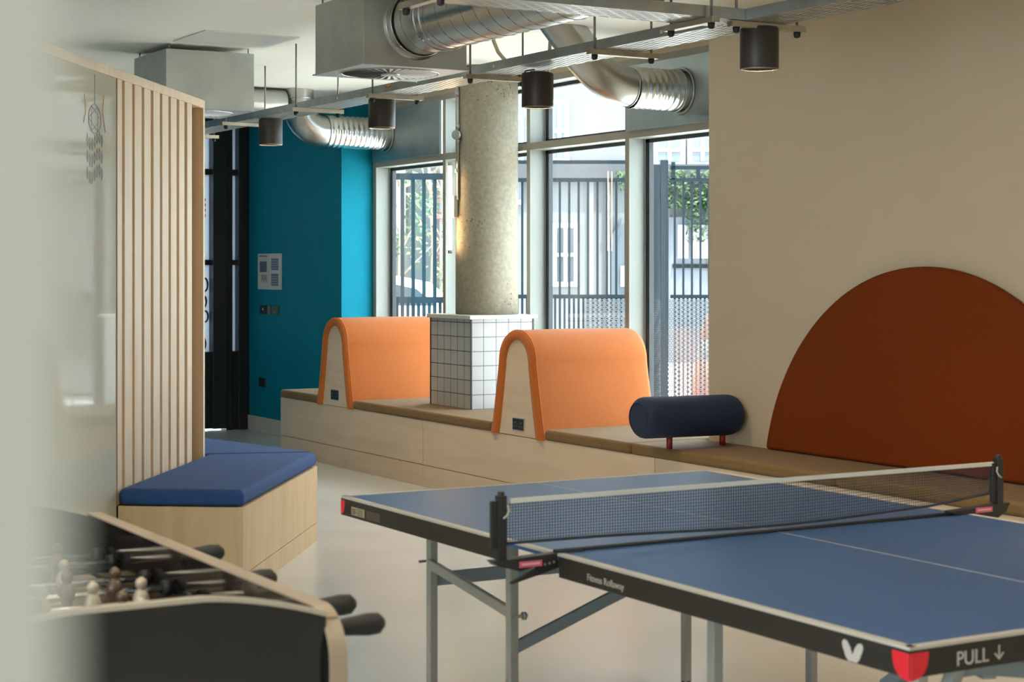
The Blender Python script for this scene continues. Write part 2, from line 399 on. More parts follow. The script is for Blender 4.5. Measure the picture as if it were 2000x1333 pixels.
warm = (1.0, .72, .42)
strip_m = mat('lit_led_tube', (1, .9, .8), .4, emis=(1, .66, .36), es=26.0)
LX, LY = 5.985, 11.20
r_ = thing('strip_lamp', (LX, LY, 1.64), 'lit slim vertical strip lamp fixed beside the concrete column', 'lamp')
b = B(); b.tube([(LX, LY, 1.665), (LX, LY, 2.275)], .0135, 12); b.build('light_tube', strip_m, r_)
for z in (1.64, 2.275): B().tube([(LX, LY, z), (LX, LY, z + .026)], .015, 12).build('end_cap', galv, r_)
B().box(LX + .02, LX + .055, LY - .02, LY + .02, 1.9, 2.06).bar((LX, LY, 1.97), (LX + .06, LY, 1.97), .012, .012).build('driver_box', galv_box, r_, bevel=.003)
r_ = thing('conduit', (6.045, 11.18, 2.0), 'galvanised conduit with round junction box running up the column', 'conduit')
b = B(); b.tube([(6.035, 11.17, 2.03), (6.035, 11.17, 2.98)], .011, 10); b.build('pipe', galv, r_)
b = B(); b.lathe((6.04, 11.17, 2.50), (-1, -.6, 0), [(0, .036), (.04, .036), (.045, .03)], 24); b.build('junction_box', galv, r_)
for z in (2.24, 2.80): B().tube([(6.03, 11.17, z - .014), (6.03, 11.17, z + .014)], .018, 10).build('clip', galv, r_)
for z in (2.44, 2.545): B().lathe((6.035, 11.17, z), (0, 0, 1), [(0, .018), (.03, .018)], 12).build('coupling', galv, r_)

# ------------------------------------------------------------------ long window bench
BX = 5.63; ZB = .465
r_ = thing('banquette_bench', (5.9, 8.2, 0), 'long birch plywood banquette bench base running under the windows and beige wall', 'bench')
g = .004
for ya, yb in ((10.934 + g, 13.51), (8.10, 10.934), (4.9, 8.10 - g), (2.2, 4.9 - g)):
    B().box(BX, BX + .018, ya, yb, .155, ZB).build('front_panel', ply, r_)
    B().box(BX, BX + .018, ya, yb, .0, .150).build('plinth_panel', ply, r_)
B().box(BX + .018, 6.22, 13.49, 13.51, 0, ZB).build('end_panel', ply, r_)
b = B(); b.box(BX + .012, RX, 2.2, 8.25, .0, ZB - .004).box(BX + .012, WX - .01, 8.25, 13.50, .0, ZB - .004)
b.build('carcass', ply_edge, r_)

def cushion(ya, yb, x1, label, extra=None):
    b = B(); b.box(BX - .012, x1, ya, yb, ZB, ZB + .066)
    o = b.build('seat_cushion', khaki, bevel=.022, seg=4, tagd=dict(label=label, cat='seat cushion', group='khaki cushions along the banquette'))
    return o
cushion(12.75, 13.50, WX - .02, 'khaki seat cushion at the far left end of the bench by the teal wall')
b = B(); b.prism([(BX - .012, 9.955, ZB), (WX - .02, 9.955, ZB), (WX - .02, 12.083, ZB), (BX - .012, 12.083, ZB)], (0, 0, .066))
b.build('seat_cushion', khaki, bevel=.022, seg=4, tagd=dict(label='khaki seat cushion between the two orange backrests, around the tiled plinth', cat='seat cushion', group='khaki cushions along the banquette'))
cushion(8.335, 9.28, WX - .02, 'khaki seat cushion in front of the nearer orange backrest, left of the bolster')
cushion(6.57, 8.325, RX - .004, 'khaki seat cushion under the navy bolster')
cushion(4.40, 6.56, RX - .004, 'khaki seat cushion along the beige wall behind the net of the table')
cushion(2.25, 4.39, RX - .004, 'khaki seat cushion on the bench hidden behind the blue table')

def arch(yc, hb, hm, zm, top, n=26, z0=ZB - .004):
    """bell outline in the YZ plane: (y, z) from left base over the top to right base"""
    L = []
    for i in range(8):
        t = i / 8; z = z0 + (zm - z0) * t; L.append((hb + (hm - hb) * (t ** .9), z))
    for i in range(n + 1):
        a = PI / 2 * i / n
        L.append((hm * math.cos(a) ** .92 if a < PI / 2 - 1e-6 else 0, zm + (top - zm) * math.sin(a) ** .95))
    left = [(yc + h, z) for h, z in L]; right = [(yc - h, z) for h, z in L[:-1]][::-1]
    return left + right
def socket(parent, y, z, x=BX, sz=.074):
    fr = B().box(x - .006, x, y - sz, y + sz, z - .040, z + .040).build('socket_plate', chrome, parent, bevel=.003)
    tag(fr, 'chrome edged black double socket plate')
    B().box(x - .008, x - .005, y - sz + .008, y + sz - .008, z - .033, z + .033).build('socket_insert', black_m, fr)
    for s_ in (-1, 1):
        b = B(); q = y + s_ * .035
        b.box(x - .0095, x - .007, q - .007, q + .007, z + .006, z + .018)
        b.box(x - .0095, x - .007, q - .017, q - .008, z - .016, z - .010).box(x - .0095, x - .007, q + .008, q + .017, z - .016, z - .010)
        b.build('rocker_switch', mat('dark_grey_plastic', (.12, .12, .12), .4), fr)
def hump(yc, label, zt):
    r_ = thing('curved_backrest', (BX, yc, ZB), label, 'backrest', 'orange hump backrests')
    inner = arch(yc, .238, .150, .90, zt - .062); outer = arch(yc, .329, .222, .93, zt)
    B().prism([(BX, y, z) for y, z in inner], (.02, 0, 0)).build('plywood_end', ply, r_)
    b = B()
    xs = [(BX - .012, .018), (BX - .022, .008), (BX - .024, 0.), (BX + .03, -.0), (6.44, 0.), (6.475, .006), (6.487, .02)]
    # pad: outer shell swept along x, with a rounded front edge
    def ringpts(x, ins):
        return [(x, yc + (y - yc) * (1 - ins / .33), z - (ins if z > ZB + .1 else 0)) for y, z in outer]
    secs = [[(BX + .004, y, z) for y, z in inner], [(BX - .016, yc + (y - yc) * 1.03, z + (.004 if z > ZB + .05 else 0)) for y, z in inner]]
    mid = [((a[0] + c[0]) / 2, (a[1] + c[1]) / 2) for a, c in zip(inner, outer)]
    secs.append([(BX - .024, y, z) for y, z in mid])
    secs.append(ringpts(BX - .018, .010)); secs.append(ringpts(BX - .006, .002)); secs.append(ringpts(BX + .012, 0))
    for k in range(1, 9): secs.append(ringpts(BX + .012 + (6.45 - BX - .012) * k / 8, 0.0025 * math.sin(PI * k / 8) * -1))
    secs.append(ringpts(6.475, .008)); secs.append(ringpts(6.486, .03)); secs.append([(6.486, yc + (y - yc) * .3, ZB + (z - ZB) * .6) for y, z in outer])
    V = [[b.bm.verts.new(p) for p in s_] for s_ in secs]
    for a, c in zip(V, V[1:]):
        for i in range(len(a) - 1):
            f = b.bm.faces.new((a[i], a[i + 1], c[i + 1], c[i])); f.smooth = True
    b.bm.faces.new(V[-1])
    b.build('orange_pad', orange, r_)
    sm = B(); L_ = ringpts(BX + .002, .0)
    sm.tube(L_, .0035, 6); sm.build('seam_piping', mat('dark_orange_piping', (.55, .14, .02), .7), r_)
    return r_
h1 = hump(12.415, 'orange padded hump backrest farther away, left of the tiled plinth', 1.150)
socket(h1, 12.42, .551)
h2 = hump(9.617, 'orange padded hump backrest nearer the bolster, right of the tiled plinth', 1.138)
socket(h2, 9.606, .537)

# bolster on two red posts
r_ = thing('bolster', (5.8, 7.95, .53), 'navy cylindrical bolster on two short red posts on the bench', 'bolster')
b = B(); rr = .115
pr_ = [(0, .02), (.0, .085), (.004, .094), (.012, .103), (.025, .111), (.045, rr)] + [(.1 + .5 * i / 6, rr) for i in range(7)] + [(.62, .113), (.645, .105), (.662, .09), (.67, .07), (.672, .02)]
b.lathe((5.425, 7.96, .708), (1, 0, -.012), pr_, 48); b.build('bolster_pad', navyf, r_)
b = B(); b.tube([(5.4235, 7.96 + .085 * math.cos(i * PI / 24), .708 + .085 * math.sin(i * PI / 24)) for i in range(49)], .0035, 6); b.build('end_piping', piping, r_)
for x in (5.63, 5.995): b = B().tube([(x, 7.955, .528), (x, 7.955, .605)], .0175, 16).build('post', red_m, r_)

# half-round headboard on the beige wall
pts = []; yc, zc, rr = 6.435, .292, 1.246
a0 = math.asin((.532 - zc) / rr)
for i in range(61):
    a = a0 + (PI - 2 * a0) * i / 60; pts.append((RX - .001, yc + rr * math.cos(a), zc + rr * math.sin(a)))
B().prism(pts, (-.06, 0, 0)).build('half_round_headboard', rust, bevel=.022, seg=4, tagd=dict(label='large rust half-round upholstered headboard on the beige wall', cat='headboard'))

# ------------------------------------------------------------------ slatted partition with board and blue bench
P0 = Vector((2.509, 7.993, 0)); U = Vector((math.sin(.6152), math.cos(.6152), 0)); N = Vector((U.y, -U.x, 0))
def pp(t, n, z): v = P0 + U * t + N * n; return (v.x, v.y, z)
def pbox(b, t0, t1, n0, n1, z0, z1): b.prism([pp(t0, n0, z0), pp(t1, n0, z0), pp(t1, n1, z0), pp(t0, n1, z0)], (0, 0, z1 - z0)); return b
PT = 2.462; TL = 1.547
r_ = thing('slatted_partition', (P0.x, P0.y, 0), 'birch partition screen with vertical slats and a glossy cream board', 'partition')
pbox(B(), -3.2, TL - .03, -.11, -.06, .0, PT - .03).build('backing_panel', ply_back, r_)
pbox(B(), -3.2, TL, -.12, .004, PT - .045, PT).build('top_rail', ply_v, r_, bevel=.003)
pbox(B(), TL - .035, TL, -.12, .004, .0, PT - .045).build('end_post', ply_v, r_, bevel=.003)
for ta, tb_ in ((.004, .080), (.120, .238), (.276, .390), (.430, .540), (.585, .698), (.738, .850), (.892, 1.000), (1.047, 1.150), (1.203, 1.295)):
    pbox(B(), ta, tb_, -.06, .0, .42, PT - .045).build('slat', ply_v, r_, bevel=.0015)
pbox(B(), -3.2, .0, -.06, -.001, .0, PT - .045).build('board', board_m, r_)
pbox(B(), -.003, .003, -.055, .003, .42, PT - .045).build('board_edge', ply_edge, r_)
# marker drawing of a hanging feathered hoop on the board
b = B(); b2 = B(); b3 = B()
def bp(t, z): return pp(t, .0005, z)
def stroke(bb, pts, rd=.0016): bb.tube([bp(t, z) for t, z in pts], rd, 5)
t0 = -.316; zt = 2.20
stroke(b, [(t0 + .085 * math.cos(i * PI / 12), zt + .065 * math.sin(i * PI / 12)) for i in range(25)])
for k in range(6): stroke(b, [(t0 + .085 * math.cos(k * PI / 3), zt + .065 * math.sin(k * PI / 3)), (t0 + .085 * math.cos(k * PI / 3 + 2.1), zt + .065 * math.sin(k * PI / 3 + 2.1))], .001)
stroke(b, [(t0, zt + .065), (t0, 2.40)])
for k in range(7):
    tt = t0 - .1 + .033 * k; zz = zt - .07 - .02 * math.sin(k)
    for q in range(3): stroke(b2, [(tt, zz - .075 * q), (tt + .010, zz - .03 - .075 * q), (tt, zz - .055 - .075 * q), (tt - .010, zz - .03 - .075 * q), (tt, zz - .075 * q)], .0013)
stroke(b3, [(t0 - .14, 2.30), (t0 - .12, 2.22), (t0 - .15, 2.17)]); stroke(b3, [(t0 + .13, 2.32), (t0 + .11, 2.24), (t0 + .15, 2.15)])
dr = b.build('marker_drawing', mat('purple_marker', (.30, .26, .38), .5), r_); tag(dr, 'drawn hoop hanging on a line in purple marker')
tag(b2.build('marker_feathers', mat('blue_marker', (.30, .36, .44), .5), r_), 'blue drawn feathers'); tag(b3.build('marker_strokes', mat('orange_marker', (.65, .32, .20), .5), r_), 'orange drawn strokes')

K_ = P0 + N * .60 + U * 1.72; E_ = P0 + U * TL + N * .004
F_ = P0 + N * .60
Q1 = Vector((3.70, 10.36, 0)); Q0 = Vector((2.75, 9.92, 0))
r_ = thing('plywood_seat_box', (F_.x, F_.y, 0), 'birch seat box around the foot of the slatted partition', 'bench')
A_ = P0 + N * .006
def poly(b, P, z0, z1): b.prism([(p.x, p.y, z0) for p in P], (0, 0, z1 - z0)); return b
outl = [A_, F_, K_, Q1, Q0, E_ + U * .02, E_ + N * .01 + U * .0]
poly(B(), outl, .105, .418).build('seat_body', ply_warm, r_)
poly(B(), outl, .0, .101).build('plinth_panel', ply_warm, r_)
ins = .0
poly(B(), [A_, F_ , K_, E_ + N * .012 + U * .006], .42, .500).build('seat_cushion', bluef, bevel=.03, seg=5, tagd=dict(label='royal blue seat cushion nearest, alongside the wooden slats', cat='seat cushion', group='blue cushions by the partition'))
d_ = (K_ - E_).normalized(); nrm = Vector((-d_.y, d_.x, 0))
if nrm.dot(U) < 0: nrm = -nrm
poly(B(), [E_ + nrm * .012 + N * .012, K_ + nrm * .012, Q1, Q0 + U * .0, E_ + U * .03 - N * .1], .42, .500).build('seat_cushion', bluef, bevel=.03, seg=5, tagd=dict(label='royal blue seat cushion farther back behind the seam at the partition end', cat='seat cushion', group='blue cushions by the partition'))

# ------------------------------------------------------------------ teal wall fittings
TX = 6.22
r_ = thing('notice', (TX, 15.32, 1.335), 'left white notice sheet with a picture on the teal wall', 'notice', 'sheets on the teal wall')
paper = mat('white_paper', (.62, .60, .55), .6); grey_ink = mat('grey_print', (.10, .12, .16), .6); tan_ink = mat('tan_print', (.30, .26, .18), .6)
def board(y0, y1, root):
    B().box(TX - .012, TX, y0, y1, 1.338, 1.672).build('backing', paper, root, bevel=.002)
board(15.19, 15.455, r_)
B().box(TX - .014, TX - .012, 15.235, 15.40, 1.50, 1.60).build('picture', grey_ink, r_)
b = B()
for i in range(7): b.box(TX - .014, TX - .012, 15.23 + .02 * i, 15.242 + .02 * i, 1.40 + .012 * (i % 3), 1.475)
b.build('picture', tan_ink, r_)
b = B().box(TX - .014, TX - .012, 15.225, 15.42, 1.645, 1.655).build('heading', grey_ink, r_)
r_ = thing('notice', (TX, 15.04, 1.335), 'right white notice sheet with two pictures on the teal wall', 'notice', 'sheets on the teal wall')
board(14.895, 15.18, r_)
for z0, z1 in ((1.52, 1.625), (1.375, 1.485)):
    f_ = B().box(TX - .014, TX - .012, 14.955, 15.12, z0, z1).build('picture', mat('blue_grey_print', (.13, .15, .24), .6), r_)
    b = B()
    for i in range(4): b.box(TX - .0155, TX - .014, 14.965, 15.11, z0 + .014 + .022 * i, z0 + .022 + .022 * i)
    b.build('text_lines', mat('pale_print', (.4, .4, .45), .6), f_)
def plate(name, y, z, hw, hh, m, label, cat, extra=None):
    r_ = thing(name, (TX, y, z - hh), label, cat)
    B().box(TX - .012, TX, y - hw, y + hw, z - hh, z + hh).build('plate', m, r_, bevel=.002)
    if extra: extra(r_)
plate('entry_switch', 15.335, 1.147, .075, .042, black_m, 'black wall plate with a white dot under the notices', 'switch', lambda r: B().lathe((TX - .012, 15.325, 1.155), (-1, 0, 0), [(0, .012), (.004, .012)], 16).build('button', white_ink, r))
plate('key_switch', 15.185, 1.147, .03, .042, mat('grey_switch', (.18, .16, .14), .4), 'narrow grey plate between the black and green plates', 'switch')
plate('exit_button', 15.045, 1.147, .075, .042, mat('green_break_glass', (.01, .12, .04), .4), 'green release box on the teal wall', 'release box', lambda r: B().box(TX - .015, TX - .012, 15.03, 15.06, 1.125, 1.135).build('marking', white_ink, r))
plate('wall_socket', 15.355, .465, .075, .042, black_m, 'black wall socket low on the teal wall', 'socket', lambda r: B().box(TX - .006, TX, 15.268, 15.284, .422, .508).build('chrome_edge', chrome, r))

# ------------------------------------------------------------------ ceiling services
slot_t = mat_slots('perforated_tray_steel', (.52, .52, .49), .030, .070, ('X', 'Y'), .42, .74)
slot_t2 = mat_slots('perforated_tray_steel_cross', (.52, .52, .49), .070, .030, ('X', 'Y'), .74, .42)
for q_ in (slot_t, slot_t2): q_.node_tree.nodes['Principled BSDF'].inputs['Metallic'].default_value = .5
TX0, TX1, TZ = 4.60, 4.83, 2.585
r_ = thing('cable_tray', (4.71, 8, TZ), 'long perforated galvanised cable tray running toward the far wall', 'cable tray')
B().box(TX0 + .003, TX1 - .003, 1.5, 15.6, TZ, TZ + .0015).build('tray_base', slot_t, r_)
for x in (TX0, TX1 - .003): B().box(x, x + .003, 1.5, 15.6, TZ, TZ + .048).build('side_rail', galv, r_)
for y in (5.2, 6.55, 8.1, 9.0, 10.1, 11.2, 12.5): B().box(TX0 - .003, TX0, y, y + .02, TZ + .015, TZ + .03).build('coupler_bolt', chrome, r_)
r_ = thing('cable_tray', (3.4, 6.06, TZ), 'shorter perforated cable tray crossing to join the long one', 'cable tray')
B().box(1.2, TX0 - .001, 5.943, 6.167, TZ, TZ + .0015).build('tray_base', slot_t2, r_)
for y in (5.94, 6.167): B().box(1.2, TX0 - .001, y, y + .003, TZ, TZ + .048).build('side_rail', galv, r_)

def hanger(x0, x1, y, label, along='x', y1=None):
    z = TZ - .002
    r_ = thing('tray_hanger', (x0, y, z - .03), label, 'hanger', 'trapeze hangers under the trays')
    a, c = ((x0, y), (x1, y)) if along == 'x' else ((x0, y), (x0, y1))
    B().bar((a[0], a[1], z - .014), (c[0], c[1], z - .014), .038, .026).build('strut', strut_m, r_, bevel=.002)
    L = Vector((c[0] - a[0], c[1] - a[1], 0)).normalized()
    p0 = Vector((a[0], a[1], 0)) + L * .035; p1 = Vector((c[0], c[1], 0)) - L * .035
    for p in (p0, p1):
        B().tube([(p.x, p.y, z - .045), (p.x, p.y, ZC)], .006, 8).build('rod', rod_m, r_)
        B().lathe((p.x, p.y, z - .052), (0, 0, 1), [(0, .008), (.005, .014), (.025, .016)], 12).build('end_nut', black_rub, r_)
    return r_
desc = ['right of the nearest black lamp', 'between the two nearest black lamps', 'just left of the second black lamp', 'just above the third black lamp', 'right of the farthest black lamp', 'left of the farthest black lamp']
for (x0, x1, y), d in zip(((4.53, 4.93, 5.96), (4.53, 4.93, 7.07), (4.53, 4.93, 8.31), (4.53, 4.90, 9.53), (4.49, 4.86, 10.6), (4.49, 4.86, 11.87)), desc):
    hanger(x0, x1, y, 'steel trapeze hanger under the long tray, ' + d)
hanger(4.40, None, 5.88, 'steel trapeze hanger under the crossing tray, nearest the tray junction', 'y', 6.24)
hanger(3.12, None, 5.88, 'steel trapeze hanger under the crossing tray, at the top edge of the photo', 'y', 6.24)
hanger(4.53, 4.93, 13.1, 'steel trapeze hanger under the long tray near the far wall')
for y, lb in ((6.06, 'copper earth clamp on the cable tray at the junction above the nearest black lamp'), (9.35, 'copper earth clamp on the long tray in front of the far duct panel')):
    B().tube([(TX0 - .03, y, TZ + .02), (TX0 + .02, y + .03, TZ + .04), (TX0 + .06, y + .08, TZ + .01)], .009, 8).build('earth_clamp', mat('copper', (.6, .25, .12), .35, 1.0), tagd=dict(label=lb, cat='clamp'))

# black cylinder pendants
lamp0 = None
lamps = [((4.72, 6.00), 'nearest and largest black cylinder lamp, in front of the beige wall', 2.39), ((4.72, 7.86), 'second black cylinder lamp, right of the concrete column', 2.375),
         ((4.71, 9.70), 'third black cylinder lamp, in front of the far duct end', 2.395), ((4.70, 11.46), 'farthest and smallest black cylinder lamp, left of the far duct', 2.40),
         ((4.72, 4.15), 'added black cylinder lamp over the blue table, above the photo', 2.39), ((4.72, 2.3), 'added black cylinder lamp nearest the viewer, above the photo', 2.39)]  # this last pair is added out of view for more light
for (x, y), lb, z in lamps:
    if lamp0 is None:
        r_ = thing('cylinder_lamp', (x, y, z), lb, 'lamp', 'black cylinder lamps on the tray')
        b = B(); b.lathe((x, y, z), (0, 0, 1), [(.10, .001), (.10, .066), (.02, .070), (0, .0745), (0, .0825), (.004, .0835), (.17, .0835), (.178, .080), (.18, .001)], 48, cap=False); b.build('lamp_shell', lamp_black, r_)
        b = B(); b.tube([(x + .078 * math.cos(i * PI / 24), y + .078 * math.sin(i * PI / 24), z - .001) for i in range(49)], .0035, 6); b.build('rim', lamp_rim, r_)
        b = B(); b.lathe((x, y, z + .09), (0, 0, 1), [(0, .055), (.008, .06)], 32); b.build('lens', mat('lamp_lens', (.5, .35, .22), .3, emis=(1, .7, .4), es=1.5), r_)
        b = B(); b.bar((x - .04, y, z + .185), (x + .04, y, z + .185), .02, .012); b.build('mounting_bracket', strut_m, r_)
        b = B(); b.tube([(x - .07, y + .03, z + .17), (x - .03, y + .07, z + .195), (x, y + .03, z + .20)], .004, 6); b.build('cable', black_rub, r_)
        lamp0 = r_
    else: r_ = dup(lamp0, (x, y, z), lb)
    sd = bpy.data.lights.new('added_spot', 'SPOT'); sd.energy = 60; sd.color = (1, .74, .48); sd.spot_size = R(100); sd.spot_blend = .6; sd.shadow_soft_size = .05  # warm spot added inside each cylinder lamp to brighten the room
    so = bpy.data.objects.new('added_spot', sd); COL.objects.link(so); so.location = (x, y, z + .06)

def added_linear(x, y, L, label):  # fill lamps added out of view to brighten ceiling and room
    r_ = thing('added_linear_lamp', (x, y, 2.74), label, 'lamp', 'added fill lamps under the ceiling')
    B().box(x - .03, x + .03, y - L / 2, y + L / 2, 2.745, 2.80).build('lamp_body', lamp_rim, r_)
    B().box(x - .026, x + .026, y - L / 2 + .01, y + L / 2 - .01, 2.74, 2.744).build('down_diffuser', mat('fill_diffuser', (1, 1, 1), .5, emis=(1, .86, .68), es=LINE * .22), r_)
    B().box(x - .026, x + .026, y - L / 2 + .01, y + L / 2 - .01, 2.801, 2.806).build('up_diffuser', mat('fill_diffuser_up', (1, 1, 1), .5, emis=(1, .90, .76), es=LINE), r_)
    for k in (-.4, .4): B().tube([(x, y + k * L, 2.80), (x, y + k * L, ZC)], .003, 6).build('suspension_wire', rod_m, r_)
LINE = 75.0
added_linear(.6, 3.5, 2.4, 'added long fill lamp above the table football table')
added_linear(2.7, 2.2, 2.4, 'added long fill lamp above the near end of the blue table')
added_linear(5.2, 2.0, 2.4, 'added long fill lamp near the beige wall behind the viewer')
added_linear(2.2, 5.4, 2.0, 'added long fill lamp in the middle of the room above the photo')

# diffuser boxes (galvanised plenum boxes with swirl diffusers)
def plenum(x0, x1, y0, y1, label):
    z0, z1 = 2.582, 2.965
    r_ = thing('plenum_box', ((x0 + x1) / 2, (y0 + y1) / 2, z0), label, 'ventilation box', 'galvanised plenum boxes')
    B().box(x0, x1, y0, y1, z0 + .006, z1).build('box_shell', galv_box, r_, bevel=.002)
    B().box(x0 - .012, x1 + .012, y0 - .012, y1 + .012, z0, z0 + .006).build('face_plate', mat('pale_grey_diffuser', (.50, .52, .53), .45, .5), r_)
    cx, cy = (x0 + x1) / 2, (y0 + y1) / 2
    B().lathe((cx, cy, z0 - .0015), (0, 0, 1), [(0, .26), (.001, .26)], 48).build('diffuser_recess', mat('diffuser_dark', (.05, .045, .045), .5), r_)
    b = B()
    for k in range(36):
        a = 2 * PI * k / 36; a2 = a + .085
        p = lambda r, an, z: (cx + r * math.cos(an), cy + r * math.sin(an), z)
        b.bm.faces.new([b.bm.verts.new(q) for q in (p(.05, a, z0 - .003), p(.255, a + .06, z0 - .003), p(.255, a2 + .06, z0 - .006), p(.05, a2, z0 - .005))])
    b.build('swirl_blades', mat('blade_white', (.75, .77, .78), .4), r_)
    b = B(); b.tube([(cx + .262 * math.cos(i * PI / 24), cy + .262 * math.sin(i * PI / 24), z0 - .002) for i in range(49)], .004, 6).lathe((cx, cy, z0 - .012), (0, 0, 1), [(0, .05), (.01, .055)], 24)
    b.build('diffuser_ring', galv_box, r_)
    for x in (x0 + .03, x1 - .03):
        for y in (y0 + .03, y1 - .03): B().tube([(x, y, z1 - .001), (x, y, ZC)], .005, 6).build('fixing_rod', rod_m, r_)
    return r_
plenum(3.87, 4.475, 8.185, 8.80, 'galvanised ventilation box with the big spiral duct, top centre')
plenum(3.775, 4.385, 10.98, 11.64, 'galvanised ventilation box behind the top of the slatted partition')
# big spiral duct toward the viewer
r_ = thing('spiral_duct', (4.17, 6.0, 2.81), 'large spiral-seamed steel duct running from the near ventilation box', 'duct')
b = B(); b.lathe((4.17, 8.10, 2.81), (0, -1, 0), [(0, .168), (5.6, .168)], 64, cap=False).build('duct_pipe', duct_m, r_)
b = B(); sp = []
n = 24; pitch = .125; turns = int(5.5 / pitch)
for i in range(turns * n): a = 2 * PI * i / n; sp.append((4.17 + .1685 * math.cos(a), 8.09 - pitch * i / n, 2.81 + .1685 * math.sin(a)))
b.tube(sp, .0022, 4); b.build('spiral_seam', mat('seam_steel', (.22, .21, .19), .5, 1.0), r_)
b = B()
def rings(b, o, ax, ds, r, rt=.005):
    ax = Vector(ax).normalized(); u = ax.orthogonal().normalized(); v = ax.cross(u)
    for d in ds: b.tube([Vector(o) + ax * d + u * r * math.cos(i * PI / 20) + v * r * math.sin(i * PI / 20) for i in range(41)], rt, 6)
b.lathe((4.17, 8.184, 2.81), (0, -1, 0), [(0, .19), (.006, .19), (.008, .172), (.06, .172)], 64, cap=False); rings(b, (4.17, 8.184, 2.81), (0, -1, 0), (.004, .06), .174); b.build('spigot_collar', duct_m, r_)
b = B(); rings(b, (4.17, 8.184, 2.81), (0, -1, 0), (.30, .36), .170); b.build('joint_ring', duct_m, r_)
b = B(); b.bar((4.17 - .02, 7.95, 2.965), (4.17 + .02, 7.95, 2.965), .01, .01)
b.bar((4.03, 7.86, 2.70), (4.03, 7.90, 2.70), .02, .02); b.build('clamp', galv, r_)

def bent(path, rad, label, flex_from, flex_x1, y, z):
    r_ = thing('branch_duct', (flex_from, y, z), label, 'duct', 'branch ducts into the window panels')
    # smooth path through the corner points
    P = [Vector(p) for p in path]; out = [P[0]]
    for i in range(1, len(P) - 1):
        a, c, d = P[i - 1], P[i], P[i + 1]; L1 = min(.26, (a - c).length * .8); L2 = min(.26, (d - c).length * .8)
        s0 = c + (a - c).normalized() * L1; s1 = c + (d - c).normalized() * L2
        for k in range(9):
            t = k / 8; out.append(s0.lerp(c, t).lerp(c.lerp(s1, t), t))
    out.append(P[-1])
    B().tube(out, rad, 48, cap=False).build('duct_bend', duct_m, r_)
    b = B()
    for idx in (1, 9): 
        t = (out[idx + 1] - out[idx - 1]).normalized(); rings(b, out[idx], t, (0,), rad + .002, .004)
    b.build('joint_seam', duct_m, r_)
    prof = []; L = flex_x1 - flex_from; nn = int(L / .045)
    for i in range(nn * 4 + 1):
        d = L * i / (nn * 4); prof.append((d, rad + .007 + .0028 * math.sin(2 * PI * i / 4 + .3)))
    b = B(); b.lathe((flex_from, y, z), (1, 0, 0), prof, 48, cap=False); b.build('flexible_sleeve', flex_m, r_)
    b = B(); rings(b, (flex_x1, y, z), (1, 0, 0), (-.045,), rad + .012, .006); rings(b, (flex_x1, y, z), (1, 0, 0), (0,), rad + .02, .008); b.build('band_clamp', galv, r_)
    return r_
WP = WX - .03
bent([(5.44, 9.04, 3.19), (5.90, 9.04, 2.67), (6.14, 9.04, 2.655)], .122, 'steel branch duct bending into the panel above the near window', 6.10, WP - .005, 9.04, 2.655)
bent([(5.69, 13.29, 3.1), (5.69, 13.29, 2.665), (6.0, 13.29, 2.665)], .128, 'steel branch duct bending into the panel above the far window', 5.93, WP - .005, 13.29, 2.665)
b = B(); b.lathe((4.36, 13.29, 2.885), (1, 0, 0), [(0, .105), (1.2, .105)], 40, cap=False).build('round_duct', duct_m, tagd=dict(label='short steel duct along the ceiling left of the far bend', cat='duct'))
b = B(); b.tube([(5.30, 9.35, 3.0), (5.30, 9.35, 2.93), (5.32, 9.33, 2.86), (5.36, 9.30, 2.80), (5.42, 9.25, 2.75), (5.5, 9.2, 2.72), (5.6, 9.2, 2.72), (5.62, 9.2, 3.0)], .012, 8)
b.build('hanging_cable', mat('cream_cable', (.45, .40, .30), .6), tagd=dict(label='cream cable drooping from the ceiling beside the spiral duct', cat='cable'))
b = B(); b.box(3.78, 4.41, 10.27, 10.86, ZC - .006, ZC - .0005)
b.build('ceiling_hatch', mat('hatch_metal', (.74, .74, .68), .35, .12), tagd=dict(label='flat square access hatch in the ceiling', cat='hatch'))

# ------------------------------------------------------------------ table tennis table
AX0, AX1, AY0, AY1, AZ = 2.465, 3.985, 2.648, 5.388, .76
r_ = thing('table_tennis_table', ((AX0 + AX1) / 2, (AY0 + AY1) / 2, 0), 'blue folding table tennis table with white lines on grey legs', 'table')
YM = 4.018
halves = ((AY0, YM - .006), (YM + .006, AY1))
for ya, yb in halves:
    B().box(AX0, AX1, ya, yb, AZ - .016, AZ).build('tabletop', tt_blue, r_)
    b = B(); z0, z1 = AZ + .0001, AZ + .0009
    b.box(AX0 - .001, AX0 + .02, ya, yb, z0 - .006, z1).box(AX1 - .02, AX1 + .001, ya, yb, z0 - .006, z1)
    if ya == AY0: b.box(AX0, AX1, ya - .001, ya + .02, z0 - .006, z1)
    else: b.box(AX0, AX1, yb - .02, yb + .001, z0 - .006, z1)
    b.build('edge_line', tt_line, r_)
    B().box(3.2235, 3.2265, ya, yb, z0, z1).build('centre_line', tt_line, r_)
    a2, b2_ = (ya, yb - .02) if ya == AY0 else (ya + .30, yb)
    ap = B(); ap.box(AX0 - .0012, AX0 + .018, a2, b2_, AZ - .062, AZ - .006).box(AX1 - .018, AX1 + .0012, a2, b2_, AZ - .062, AZ - .006)
    if ya == AY0: ap.box(AX0, AX1, ya - .0012, ya + .018, AZ - .062, AZ - .006)
    else: ap.box(AX0, AX1, yb - .018, yb + .0012, AZ - .062, AZ - .006)
    ap.build('apron', tt_black, r_)
